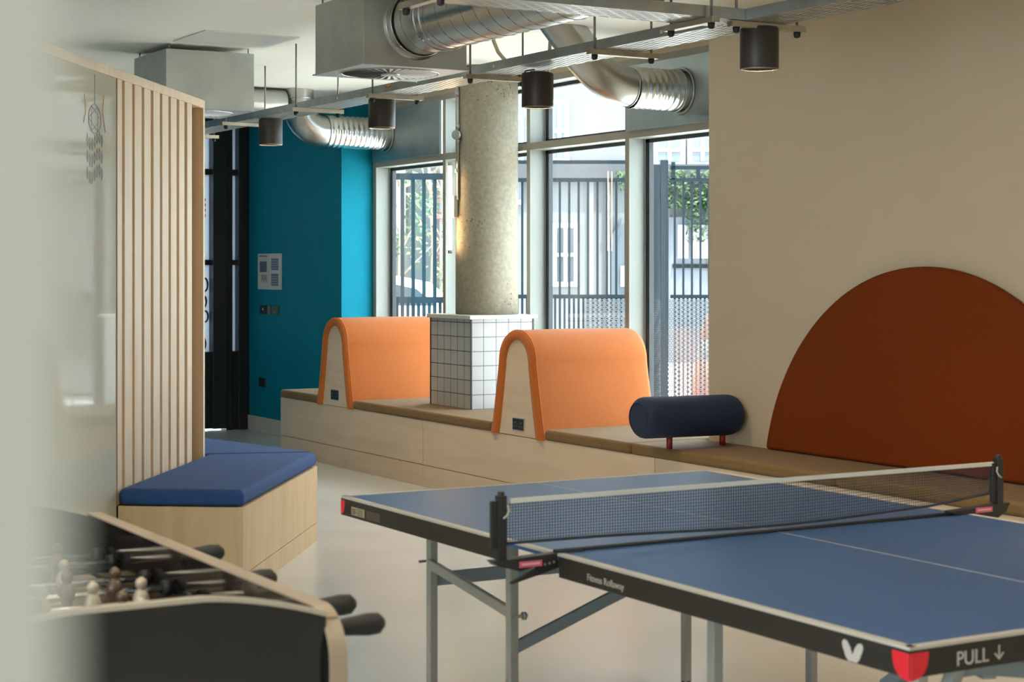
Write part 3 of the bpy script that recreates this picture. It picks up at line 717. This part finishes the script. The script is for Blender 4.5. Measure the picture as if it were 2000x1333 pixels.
def cap(x, y, sx, sy, near):
    b = B(); n = 14; Rr = .05 if near else .03
    # two faces meeting at the corner, rounded bottom
    def outline(dirv):
        D_ = .056 if near else .048; pts = [(0, 0), (0, -D_)]
        for i in range(1, n + 1):
            a = PI / 2 * i / n; pts.append((Rr * math.sin(a) ** .8, -D_ * math.cos(a) ** .8 if i < n else 0))
        return pts
    zt = AZ - .012
    o1 = outline(0)
    b.prism([(x - sx * .003, y + sy * u, zt + v) for u, v in o1], (sx * .012, 0, 0))
    b.prism([(x + sx * u, y - sy * .003, zt + v) for u, v in o1], (0, sy * .012, 0))
    return b.build('corner_cap', tt_red, r_, bevel=.002)
cap(AX0, AY0, 1, 1, True); cap(AX0, AY1, 1, -1, False); cap(AX1, AY0, -1, 1, True); cap(AX1, AY1, -1, -1, False)
# lettering on the aprons
text_part('Fitness Rollaway', .026, white_ink, r_, (AX0 - .0014, 3.765, AZ - .040), (0, -1, 0), (0, 0, 1))
text_part('PULL \u2193', .042, white_ink, r_, (2.66, AY0 - .0014, AZ - .038), (1, 0, 0), (0, 0, 1))
b = B()   # winged emblem
yc_, zc_ = 2.818, AZ - .040
for s_ in (-1, 1):
    b.prism([(AX0 - .0022, yc_ + s_ * u, zc_ + v) for u, v in ((.0, -.020), (.012, -.021), (.022, -.013), (.026, -.003), (.031, .006), (.033, .016), (.027, .022), (.017, .020), (.008, .010), (.0, -.006))], (.001, 0, 0))
b.build('emblem', white_ink, r_)
B().box(AX0 - .0020, AX0 + .002, 5.205, 5.305, AZ - .053, AZ - .026).build('rating_label', mat('beige_label', (.42, .36, .25), .5), r_)
b = B()
for i in range(4): b.box(AX0 - .0026, AX0 - .0018, 5.215, 5.26 + .01 * (i % 2), AZ - .05 + .006 * i, AZ - .047 + .006 * i)
for i in range(8): b.box(AX0 - .0026, AX0 - .0018, 5.272 + .0035 * i, 5.2735 + .0035 * i, AZ - .05, AZ - .03)
b.build('label_print', mat('label_brown', (.16, .11, .06), .5), r_)
B().box(AX0 - .0018, AX0 + .002, 5.09, 5.19, AZ - .053, AZ - .026).build('dark_label', mat('brown_label', (.09, .06, .04), .5), r_)
# legs
def leg(x, y, wd=.030, z0=.0):
    L = B().box(x - wd / 2, x + wd / 2, y - wd / 2, y + wd / 2, .025, AZ - .016).build('leg', tt_leg, r_, bevel=.004)
    B().lathe((x, y, 0), (0, 0, 1), [(0, .016), (.012, .018), (.03, .017)], 16).build('foot', black_rub, L)
    return L
for x, y in ((2.60, 4.476), (2.70, 5.18), (3.74, 4.48), (3.74, 5.18), (2.60, 3.48), (2.65, 2.82), (3.75, 3.48), (3.74, 2.82)): leg(x, y)
tb = lambda name, a, c, w_, h_, m: B().bar(a, c, w_, h_).build(name, m, r_, bevel=.002)
tb('side_rail', (2.60, 4.476, .505), (2.69, 5.18, .545), .018, .032, tt_leg)
tb('side_rail', (3.74, 4.476, .505), (3.74, 5.18, .545), .018, .032, tt_leg)
tb('side_rail', (2.60, 3.48, .10), (2.65, 2.82, .10), .018, .032, tt_leg)
tb('brace', (2.70, 5.18, .49), (3.74, 5.18, .49), .014, .045, tt_brace)
b = B(); P = [(2.60, 4.476, .40), (2.95, 4.476, .52), (3.14, 4.476, .58), (3.22, 4.476, .60), (3.35, 4.476, .60)]
for a, c in zip(P, P[1:]): b.bar(a, c, .014, .035)
b.build('brace', tt_brace, r_)
b = B(); P = [(3.74, 4.476, .40), (3.55, 4.476, .52), (3.42, 4.476, .58), (3.35, 4.476, .60)]
for a, c in zip(P, P[1:]): b.bar(a, c, .014, .035)
b.build('brace', tt_brace, r_)
b = B(); P = [(2.65, 3.0, .60), (2.85, 3.0, .59), (3.1, 3.0, .56), (3.3, 3.0, .52), (3.5, 3.0, .52), (3.75, 3.0, .56)]
b = B(); P = [(3.12, 3.44, .44), (3.0, 3.2, .56), (2.94, 3.05, .61), (2.88, 2.9, .635), (2.84, 2.8, .64)]
for a, c in zip(P, P[1:]): b.bar(a, c, .030, .035)
b.build('brace', tt_brace, r_)
b = B(); P = [(2.72, 2.80, .655), (2.80, 2.80, .655), (2.95, 2.80, .63), (3.2, 2.80, .60), (3.6, 2.8, .60)]
for a, c in zip(P, P[1:]): b.bar(a, c, .014, .035)
b.build('brace', tt_brace, r_)
tb('brace', (2.74, 2.80, .66), (2.60, 2.80, .35), .030, .03, tt_leg)
for x, y, z in ((2.60, 4.43, .505), (2.70, 5.225, .545), (2.575, 4.476, .30), (3.71, 4.48, .30)): B().bar((x - .025, y, z), (x + .025, y, z), .008, .008).lathe((x + .008, y, z), (1, 0, 0), [(0, .012), (.01, .012)], 10).build('wing_bolt', galv, r_)

# net
r_ = thing('table_net', ((AX0 + AX1) / 2, YM, AZ), 'black mesh net with white top tape clamped across the blue table', 'net')
NX0, NX1 = 2.318, 4.10
def sag(x):
    t = (x - NX0) / (NX1 - NX0); return .797 - .014 * math.sin(PI * t) + .004 * math.sin(9 * t) + (.02 * max(0, t - .85) / .15)
b = B(); th = .0006
n = int((NX1 - NX0) / .0088)
for i in range(n + 1):
    x = NX0 + (NX1 - NX0) * i / n; b.box(x - th, x + th, YM - .0006, YM + .0006, sag(x), .905)
for j in range(14):
    P = []
    for i in range(25):
        x = NX0 + (NX1 - NX0) * i / 24; P.append((x, YM, sag(x) + (.903 - sag(x)) * j / 13.5))
    for a, c in zip(P, P[1:]): b.bar(a, c, .0012, .0013)
b.build('net_mesh', net_m, r_)
b = B(); P = []
for i in range(33): x = NX0 + (NX1 - NX0) * i / 32; P.append((x, YM, sag(x)))
b.tube(P, .0045, 6); b.build('bottom_cord', net_m, r_)
B().box(NX0 + .01, NX1 - .01, YM - .004, YM + .004, .903, .915).build('top_tape', tape_m, r_)
b = B(); b.tube([(AX0, YM, AZ + .004), (3.2, YM, AZ + .003), (AX1, YM, AZ + .004)], .006, 6); b.build('dark_gap_strip', black_rub, r_)  # black strip stands in for the dark gap between the table halves
for sgn, xp, xe in ((1, 2.300, AX0), (-1, 4.113, AX1)):
    b = B(); b.box(xp - .032, xp - .004, YM - .006, YM + .006, .785, .912).box(xp - .012, xp + .012, YM - .012, YM + .012, .755, .925)
    b.tube([(xp, YM, .92), (xp, YM, .936)], .009, 12)
    post = b.build('net_post', black_m, r_, bevel=.002)
    b = B(); b.tube([(xp + sgn * .014, YM - .01, .90), (xp + sgn * .018, YM - .012, .885), (xp + sgn * .010, YM - .014, .872), (xp, YM - .014, .866)], .003, 6).build('cord_hook', mat('cream_cord', (.5, .45, .3), .6), post)
    b = B(); q = xe + sgn * .085; up = 0 if sgn == 1 else .030
    b.prism([(xp - sgn * .035, YM - .018, .755 + up), (q, YM - .018, .764 + up * .3), (q, YM - .018, .752 + up * .5), (xe - sgn * .02, YM - .018, .742), (xp + sgn * .05, YM - .018, .722), (xp - sgn * .02, YM - .018, .742 + up * .6)], (0, .036, 0))
    cl = b.build('clamp', black_m, r_, bevel=.001)
    b = B(); b.box(*sorted((xp + sgn * .045, xp + sgn * .115)), YM - .0205, YM - .018, .732 + up, .748 + up); lbp = b.build('clamp_label', pink_m, cl)
    b = B(); b.box(*sorted((xp + sgn * .052, xp + sgn * .108)), YM - .0212, YM - .0203, .738 + up, .743 + up); b.build('label_print', mat('pale_pink_print', (.75, .5, .5), .5), lbp)
    b = B(); b.prism([(xe + sgn * .03, YM - .006, .742), (xe + sgn * .03, YM - .006, .725), (xe - sgn * .05, YM - .006, .706), (xp + sgn * .03, YM - .006, .688), (xp + sgn * .03, YM - .006, .693), (xe - sgn * .06, YM - .006, .722), (xe - sgn * .04, YM - .006, .742)], (0, .012, 0)).build('lever', black_m, cl)
    b = B()
    for k in range(3): b.lathe((xp + sgn * (.125 + .014 * k), YM - .018, .735 + .002 * k), (0, -1, 0), [(0, .004), (.003, .003)], 8)
    b.build('spring', mat('brass', (.6, .5, .3), .4, 1.0), cl)

# ------------------------------------------------------------------ table football table
GX0, GX1, GY0, GY1 = .58, 1.335, 2.90, 4.40
fb_black = mat('black_cabinet', (.012, .010, .009), .10, spec=.6, coat=.3)
fb_rim = mat('tan_edge_band', (.40, .30, .21), .4)
fb_rim2 = mat('pale_edge_band', (.50, .42, .32), .35)
r_ = thing('table_football_table', ((GX0 + GX1) / 2, (GY0 + GY1) / 2, 0), 'black table football table with steel rods in the lower left corner', 'table football table')
def side_outline(x):
    pts = [(x, GY1, .60), (x, GY1, .9)]
    c = (GY0 + .09, .81)
    for i in range(11): a = PI / 2 * i / 10; pts.append((x, c[0] - .09 * math.sin(a), c[1] + .09 * math.cos(a)))
    pts.append((x, GY0, .0)); pts.append((x, GY0 + .10, .0)); pts.append((x, GY0 + .12, .60)); return pts
for x in (GX0, GX1 - .03):
    B().prism(side_outline(x), (.03, 0, 0)).build('side_panel', fb_black, r_)
    b = B(); o = side_outline(x + .015)[:-2]
    for a, c in zip(o[1:], o[2:]): 
        b.prism([(a[0] - .017, a[1], a[2]), (a[0] + .017, a[1], a[2]), (c[0] + .017, c[1], c[2]), (c[0] - .017, c[1], c[2])], (0, -.002, .004) if c[2] > .88 else (0, -.005, .001))
    b.build('edge_band', fb_rim, r_)
# near end panel with arched top, far end panel
def end_out(y):
    pts = [(GX0 + .03, y, .30)]
    xs = [GX0 + .03 + (GX1 - GX0 - .06) * i / 24 for i in range(25)]
    for x in xs:
        u = abs(x - (GX0 + GX1) / 2) / ((GX1 - GX0) / 2); z = .945 if u < .28 else .945 - .058 * ((u - .28) / .72) ** 1.6
        pts.append((x, y, z))
    pts.append((GX1 - .03, y, .30)); return pts
B().prism(end_out(GY0 + .02), (0, .02, 0)).build('end_panel', fb_black, r_)
B().prism(end_out(GY1 - .03), (0, .02, 0)).build('end_panel', fb_black, r_)
b = B(); o = end_out(GY0 + .03)[1:-1]
for a, c in zip(o, o[1:]): b.bar(a, c, .022, .008)
b.build('end_rim', fb_rim2, r_)
B().box(GX0 + .03, GX1 - .03, GY0 + .04, GY1 - .03, .70, .735).build('playing_field', mat('brown_field', (.22, .15, .10), .25), r_)
b = B(); z0, z1 = .7352, .7365; cx_ = (GX0 + GX1) / 2; cy_ = (GY0 + GY1) / 2
b.box(GX0 + .05, GX1 - .05, cy_ - .006, cy_ + .006, z0, z1)
for y in (GY0 + .30, GY1 - .30): b.box(cx_ - .2, cx_ + .2, y - .006, y + .006, z0, z1)
for x in (cx_ - .2, cx_ + .2): b.box(x - .006, x + .006, GY0 + .05, GY0 + .3, z0, z1).box(x - .006, x + .006, GY1 - .3, GY1 - .05, z0, z1)
for x in (GX0 + .05, GX1 - .06): b.box(x, x + .012, GY0 + .05, GY1 - .05, z0, z1)
b.build('field_lines', mat('cream_lines', (.6, .5, .38), .4), r_)
for y in (GY0 + .05, GY1 - .13):
    for x in (GX0 + .04, GX1 - .12):
        B().prism([(x, y, .735), (x + .08, y, .735), (x + .08, y + .08, .735), (x, y + .08, .735)], (0, 0, .02)).build('corner_ramp', mat('cream_ramp', (.55, .46, .34), .4), r_)
for x in (GX0 + .05, GX1 - .10):
    for y in (GY0 + .05, GY1 - .10): B().box(x - .02, x + .05, y - .02, y + .05, .0, .62).build('leg', fb_black, r_, bevel=.005)
B().box(GX0 + .03, GX1 - .03, GY0 + .04, GY1 - .03, .56, .70).build('cabinet_base', fb_black, r_)
rod_ys = [3.06, 3.22, 3.40, 3.58, 3.76, 3.94, 4.12, 4.28]
hand_y = {3.06: 1, 3.22: 0, 3.40: 1, 3.58: 0, 3.76: 1, 3.94: 0, 4.12: 1, 4.28: 0}
rod_ys = [3.165, 3.375, 3.47, 3.60, 3.75, 3.90, 4.15, 4.27]; right = {3.165, 3.375, 3.75, 4.15}
men = {3.165: 3, 3.375: 2, 3.47: 3, 3.60: 5, 3.75: 5, 3.90: 3, 4.15: 3, 4.27: 1}
fig_a = mat('cream_player', (.50, .42, .30), .35, .3); fig_b = mat('dark_player', (.12, .08, .05), .3, .3)
steel = mat('polished_rod', (.75, .72, .68), .12, 1.0)
for i, y in enumerate(rod_ys):
    rt = y in right; z = .815
    x0, x1 = (GX0 - .16, GX1 + .12) if rt else (GX0 - .12, GX1 + .06)
    rd = B().tube([(x0, y, z), (x1, y, z)], .008, 12).build('rod', steel, r_)
    hx = GX1 + .065 + {3.375: .035, 4.15: .035, 3.75: .01}.get(y, 0) if rt else GX0 - .07; sg = 1 if rt else -1
    b = B(); b.lathe((hx, y, z), (sg, 0, 0), [(0, .012), (.01, .016), (.03, .0155), (.075, .019), (.105, .0225), (.128, .021), (.14, .010), (.142, .002)], 24); b.build('handle', black_rub, rd)
    for x in (GX0 + .045, GX1 - .045): B().lathe((x - .01, y, z), (1, 0, 0), [(0, .018), (.02, .018)], 14).build('bumper', black_rub, rd)
    if not rt: B().lathe((GX1 + .05, y, z), (1, 0, 0), [(0, .011), (.02, .011)], 12).build('end_cap', black_rub, rd)
    nm_ = men[y]
    for k in range(nm_):
        x = cx_ + (k - (nm_ - 1) / 2) * (.52 / max(nm_, 2)) + .03 * math.sin(i * 2.3)
        b = B(); b.lathe((x, y, z + .045), (0, 0, -1), [(-.012, .003), (-.006, .011), (.0, .013), (.010, .011), (.014, .007), (.018, .013), (.035, .018), (.048, .017), (.052, .013), (.064, .011), (.070, .014), (.078, .015)], 14); b.build('player', fig_a if i % 2 else fig_b, rd)
b = B(); xb0 = .93
b.tube([(.74, GY0 + .065, .912), (1.10, GY0 + .065, .912)], .004, 8); sr = b.build('score_rod', steel, r_)
for k in range(9): B().lathe((.95 + .0135 * k, GY0 + .065, .912), (1, 0, 0), [(0, .010), (.003, .017), (.009, .017), (.012, .010)], 16).build('score_bead', mat('cream_bead', (.6, .52, .42), .4), sr)

# ------------------------------------------------------------------ outside: street axes (RT to the right, FW away)
def S(X, Y, z): v = RT * X + FW * Y; return (v.x, v.y, z)
def sbox(b, X0_, X1_, Y0_, Y1_, z0, z1): b.prism([S(X0_, Y0_, z0), S(X1_, Y0_, z0), S(X1_, Y1_, z0), S(X0_, Y1_, z0)], (0, 0, z1 - z0)); return b
pave = mat('pale_paving', (.60, .60, .57), .85, var=.1, scale=1.5)
b = B(); b.prism([(7.2, -12, -.12), (60, -12, -.12), (60, 70, -.12), (7.2, 70, -.12)], (0, 0, .10)); 
tag(b.build('street_paving', pave), 'pale sunlit paving outside the windows', 'paving', kind='structure')
iron = mat('grey_painted_iron', (.004, .009, .014), .7, spec=.2)
iron_d = mat('dark_painted_iron', (.004, .005, .006), .7, spec=.2)
FD = 19.0
def fence(Xa, Xb, D, sp_, bw, ztop, zmid, zlow, label, upper=None):
    c = S((Xa + Xb) / 2, D, 0); r_ = thing('railing', (c[0], c[1], -.02), label, 'fence', 'iron railings outside')
    n = int((Xb - Xa) / sp_); b = None
    for i in range(n + 1):
        x = Xa + sp_ * (i + .5)
        if x > Xb: break
        sbox(B(), x - bw / 2, x + bw / 2, D - .012, D + .012, -.02, ztop).build('bar', iron, r_)
    b = B()
    for z in (ztop - .0, zmid, .12): sbox(b, Xa, Xb, D - .02, D + .02, z - bw, z + bw * .7)
    b.build('rail', iron, r_)
    b = B(); n2 = int((Xb - Xa) / (sp_ * 1.0))
    for i in range(n2):
        x = Xa + sp_ * (i + 1.0); sbox(b, x - bw * .45, x + bw * .45, D - .01, D + .01, .12, zmid)
    q = b.build('infill_bars', iron, r_)
    if upper:
        b = B(); sbox(b, Xa, Xb, D - .02, D + .02, upper - .02, upper + .02)
        for x in (Xa + .3, Xa + 2.2): sbox(b, x - .02, x + .02, D - .02, D + .02, ztop, upper)
        b.build('upper_rail', iron, r_)
    return r_
fence(-1.95, -.55, FD, .117, .040, 2.54, 1.20, .12, 'grey iron railing outside the far window beside the teal wall')
fence(-.45, 1.48, FD, .102, .025, 2.50, 1.235, .12, 'grey iron railing outside behind the concrete column and middle window', upper=2.69)
fence(1.72, 3.6, FD, .093, .022, 2.50, 1.235, .12, 'grey iron railing outside the window nearest the beige wall', upper=2.63)
r_ = thing('gate_post', S(1.60, FD, -.02), 'thick iron gate post outside the window nearest the beige wall', 'post')
sbox(B(), 1.61, 1.69, FD - .06, FD + .06, -.02, 2.71).build('post', iron, r_)
sbox(B(), 1.535, 1.60, FD - .05, FD + .05, -.02, 2.66).build('slam_post', iron, r_)
b = B(); sbox(b, 1.59, 1.62, FD - .02, FD + .02, 2.3, 2.36); sbox(b, 1.59, 1.62, FD - .02, FD + .02, .5, .56); b.build('hinge', iron_d, r_)
mesh_m = mat_slots('perforated_fence_sheet', (.045, .05, .055), .024, .024, ('X', 'Z'), .66, .60, .7)
mesh_m.node_tree.nodes['Principled BSDF'].inputs['Metallic'].default_value = 0
b = B(); sbox(b, .80, 3.6, FD - .05, FD - .047, .05, 1.2)
b.build('perforated_screen', mesh_m, tagd=dict(label='pale perforated sheet along the foot of the railings outside', cat='screen'))

# buildings over the street
stucco = mat('pale_grey_render', (.125, .128, .13), .9, var=.06, scale=.6)
stone = mat('grey_stone_ledge', (.05, .052, .055), .9, var=.1, scale=2)
wwhite = mat('white_window_frame', (.30, .31, .32), .6); wdark = mat('window_dark_glass', (.05, .06, .07), .15)
BD = 29.0
def q(px, d=BD): return (px - 1000) / 3419 * d
def zz(py, d=BD): return 1.523 + (527 - py) * d / 3419
r_ = thing('townhouse', S(2.0, BD, -.02), 'pale rendered building across the street with white windows', 'building')
sbox(B(), -1.2, 9.5, BD, BD + 6, -.02, 9).build('wall', stucco, r_)
sbox(B(), -1.2, 9.5, BD - .18, BD, zz(352), zz(322)).build('ledge', stone, r_)
for px0, px1, py0, py1, mun in ((1008, 1022, 225, 400, 0), (1072, 1112, 195, 318, 1), (1078, 1130, 436, 560, 1), (1275, 1338, 262, 325, 1), (1342, 1400, 262, 325, 1), (1420, 1480, 262, 325, 1)):
    f = sbox(B(), q(px0), q(px1), BD - .06, BD + .0, zz(py1), zz(py0)).build('window_frame', wwhite, r_)
    m_ = .08; b = B(); sbox(b, q(px0) + m_, q(px1) - m_, BD - .075, BD - .06, zz(py1) + m_, zz(py0) - m_); b.build('pane', wdark if px0 == 1078 else mat('window_pale_glass', (.10, .12, .13), .2), f)
    if mun:
        b = B(); xm = (q(px0) + q(px1)) / 2; zm = (zz(py0) + zz(py1)) / 2
        sbox(b, xm - .03, xm + .03, BD - .10, BD - .075, zz(py1) + m_, zz(py0) - m_); sbox(b, q(px0) + m_, q(px1) - m_, BD - .10, BD - .075, zm - .03, zm + .03); b.build('glazing_bar', wwhite, f)
for px in (1150, 1182): sbox(B(), q(px), q(px + 9), BD - .10, BD, -.02, zz(352)).build('pilaster', stucco, r_)
b = B(); pts = [S(q(1193), BD - .12, -.02), S(q(1193), BD - .12, zz(470))]
for i in range(9): a = PI - PI * i / 8; pts.append(S((q(1193) + q(1250)) / 2 + (q(1250) - q(1193)) / 2 * math.cos(a), BD - .12, zz(470) + .28 * math.sin(a)))
pts.append(S(q(1250), BD - .12, -.02)); b.prism(pts, tuple(FW * .12)); b.build('arched_door', mat('dark_doorway', (.05, .06, .07), .6), r_)
sbox(B(), q(1211), q(1222), BD - .16, BD - .12, zz(560), zz(520)).build('door_notice', wwhite, r_)
sbox(B(), q(1305), q(1500), BD - .14, BD, -.02, zz(425)).build('shopfront', mat('dark_shopfront', (.10, .11, .13), .5), r_)
sbox(B(), q(1312), q(1500), BD - .2, BD - .14, zz(524), zz(516)).build('shopfront_rail', iron_d, r_)
sbox(B(), q(1322), q(1342), BD - .2, BD - .14, zz(505), zz(440)).build('poster', mat('shop_poster', (.35, .33, .33), .5, var=.5, scale=4), r_)
sbox(B(), q(1350), q(1400), BD - .2, BD - .14, zz(505), zz(440)).build('poster', mat('shop_poster_two', (.40, .38, .36), .5, var=.6, scale=5), r_)
r_ = thing('townhouse', S(-2.5, BD + 4, -.02), 'pale house wall beyond the trees outside the far window', 'building')
sbox(B(), -6, -1.3, BD + 4, BD + 9, -.02, 9).build('wall', mat('cream_render', (.12, .12, .115), .9, var=.05, scale=.8), r_)
sbox(B(), -2.6, -2.0, BD + 3.94, BD + 4, 2.2, 3.6).build('window_frame', wwhite, r_)

def leaves(b, cen, ext, n, sz, facing=None):
    for i in range(n):
        while True:
            p = [random.uniform(-1, 1) for _ in range(3)]
            if facing or sum(c * c for c in p) < 1: break
        X = cen[0] + p[0] * ext[0]; Y = cen[1] + p[1] * ext[1]; z = cen[2] + p[2] * ext[2]
        o = Vector(S(X, Y, z)); u = Vector([random.gauss(0, 1) for _ in range(3)]).normalized(); v = u.orthogonal().normalized(); s_ = sz * random.uniform(.6, 1.3)
        b.bm.faces.new([b.bm.verts.new(o + d) for d in (u * s_, v * s_ * .5, -u * s_, -v * s_ * .5)])
leaf_g = mat('green_leaves', (.035, .07, .025), .7, var=.4, scale=3); leaf_l = mat('light_green_leaves', (.10, .12, .05), .7, var=.4, scale=3); leaf_r = mat('russet_leaves', (.12, .045, .035), .7, var=.3, scale=3)
r_ = thing('ivy', S(2.9, BD - .3, 2.6), 'green ivy growing on the building outside the window nearest the beige wall', 'ivy')
b = B(); leaves(b, (q(1350), BD - .3, zz(372)), (.75, .14, .32), 1500, .045, True); leaves(b, (q(1372), BD - .3, zz(420)), (.30, .12, .45), 500, .045, True); leaves(b, (q(1288), BD - .3, zz(400)), (.10, .12, .5), 200, .04, True); leaves(b, (q(1215), BD - .3, zz(355)), (.12, .12, .15), 120, .045, True)
b.build('foliage', leaf_g, r_, keep_normals=True)
b = B(); b.tube([S(q(1385), BD - .1, -.02), S(q(1380), BD - .12, 1.5), S(q(1360), BD - .15, 2.8)], .025, 6); b.build('stem', mat('bark', (.12, .09, .06), .9), r_)
def tree(X, Y, h, label, m, ce, n, sz=.05):
    c = S(X, Y, -.02); r_ = thing('young_tree', c, label, 'tree', 'trees outside the far window')
    b = B(); b.tube([S(X, Y, -.02), S(X + .03, Y, h * .5), S(X - .05, Y, h * .85)], [.05, .035, .015], 8)
    for k in range(6): a = k * 1.1; zb_ = h * (.35 + .08 * k); b.tube([S(X, Y, zb_), S(X + .45 * math.cos(a), Y + .3 * math.sin(a), zb_ + .45)], [.016, .005], 5)
    b.build('trunk', mat('pale_bark', (.25, .20, .15), .9), r_)
    b = B()
    for (dx, dz, ex, ez) in ce: leaves(b, (X + dx, Y, dz), (ex, .4, ez), n, sz)
    b.build('foliage', m, r_, keep_normals=True)
tree(-1.55, 24, 4, 'green leafy young tree outside, left in the far window', leaf_g, ((-.1, 2.95, .4, .3), (.3, 2.3, .25, .35), (-.2, 1.9, .25, .25)), 110)
tree(-1.15, 25, 3.8, 'light green sparse young tree outside, middle of the far window', leaf_l, ((0, 2.7, .4, .35), (-.2, 1.9, .3, .4), (.2, 1.4, .2, .3)), 90)
tree(-1.02, 26.2, 3.8, 'russet leaved young tree outside, right in the far window', leaf_r, ((0, 2.5, .25, .5), (.05, 1.7, .2, .5)), 80, .04)

# parked white car behind the left railing
CD = 22.0
r_ = thing('white_car', S(-2.6, CD, -.02), 'white parked car seen behind the railing in the far window', 'car')
prof = [(-4.6, .35), (-4.6, .85), (-4.3, .98), (-3.5, 1.05), (-2.9, 1.40), (-2.3, 1.47), (-1.55, 1.44), (-1.1, 1.35), (-.75, 1.05), (-.55, .95), (-.5, .35)]
b = B(); b.prism([S(x, CD, z) for x, z in prof], tuple(FW * 1.7)); b.build('body', mat('white_car_paint', (.80, .81, .82), .25), r_, bevel=.08, seg=4)
b = B(); b.prism([S(x, CD - .01, z) for x, z in ((-3.35, 1.07), (-2.85, 1.34), (-2.25, 1.40), (-1.6, 1.37), (-1.2, 1.28), (-.95, 1.07))], tuple(FW * .02)); b.build('side_window', wdark, r_)
for x in (-3.9, -1.2):
    b = B(); o = Vector(S(x, CD - .02, .30)); b.lathe(o, tuple(FW), [(0, .2), (.01, .32), (.2, .32)], 24); b.build('wheel', black_rub, r_)

# traffic cone
c = S(2.29, 20.6, -.02)
r_ = thing('traffic_cone', c, 'orange and white traffic cone outside the window nearest the beige wall', 'cone')
cone_o = mat('orange_cone_plastic', (.85, .13, .05), .5)
b = B(); b.lathe(c, (0, 0, 1), [(.03, .20), (.50, .125), (.50, .11)], 32).lathe(c, (0, 0, 1), [(.72, .075), (.98, .03), (1.0, .02)], 32); b.build('cone_body', cone_o, r_)
b = B(); b.lathe(c, (0, 0, 1), [(.50, .127), (.72, .078)], 32); b.build('white_band', wwhite, r_)
sbox(B(), 2.05, 2.53, 20.36, 20.84, -.02, .03).build('base', cone_o, r_)
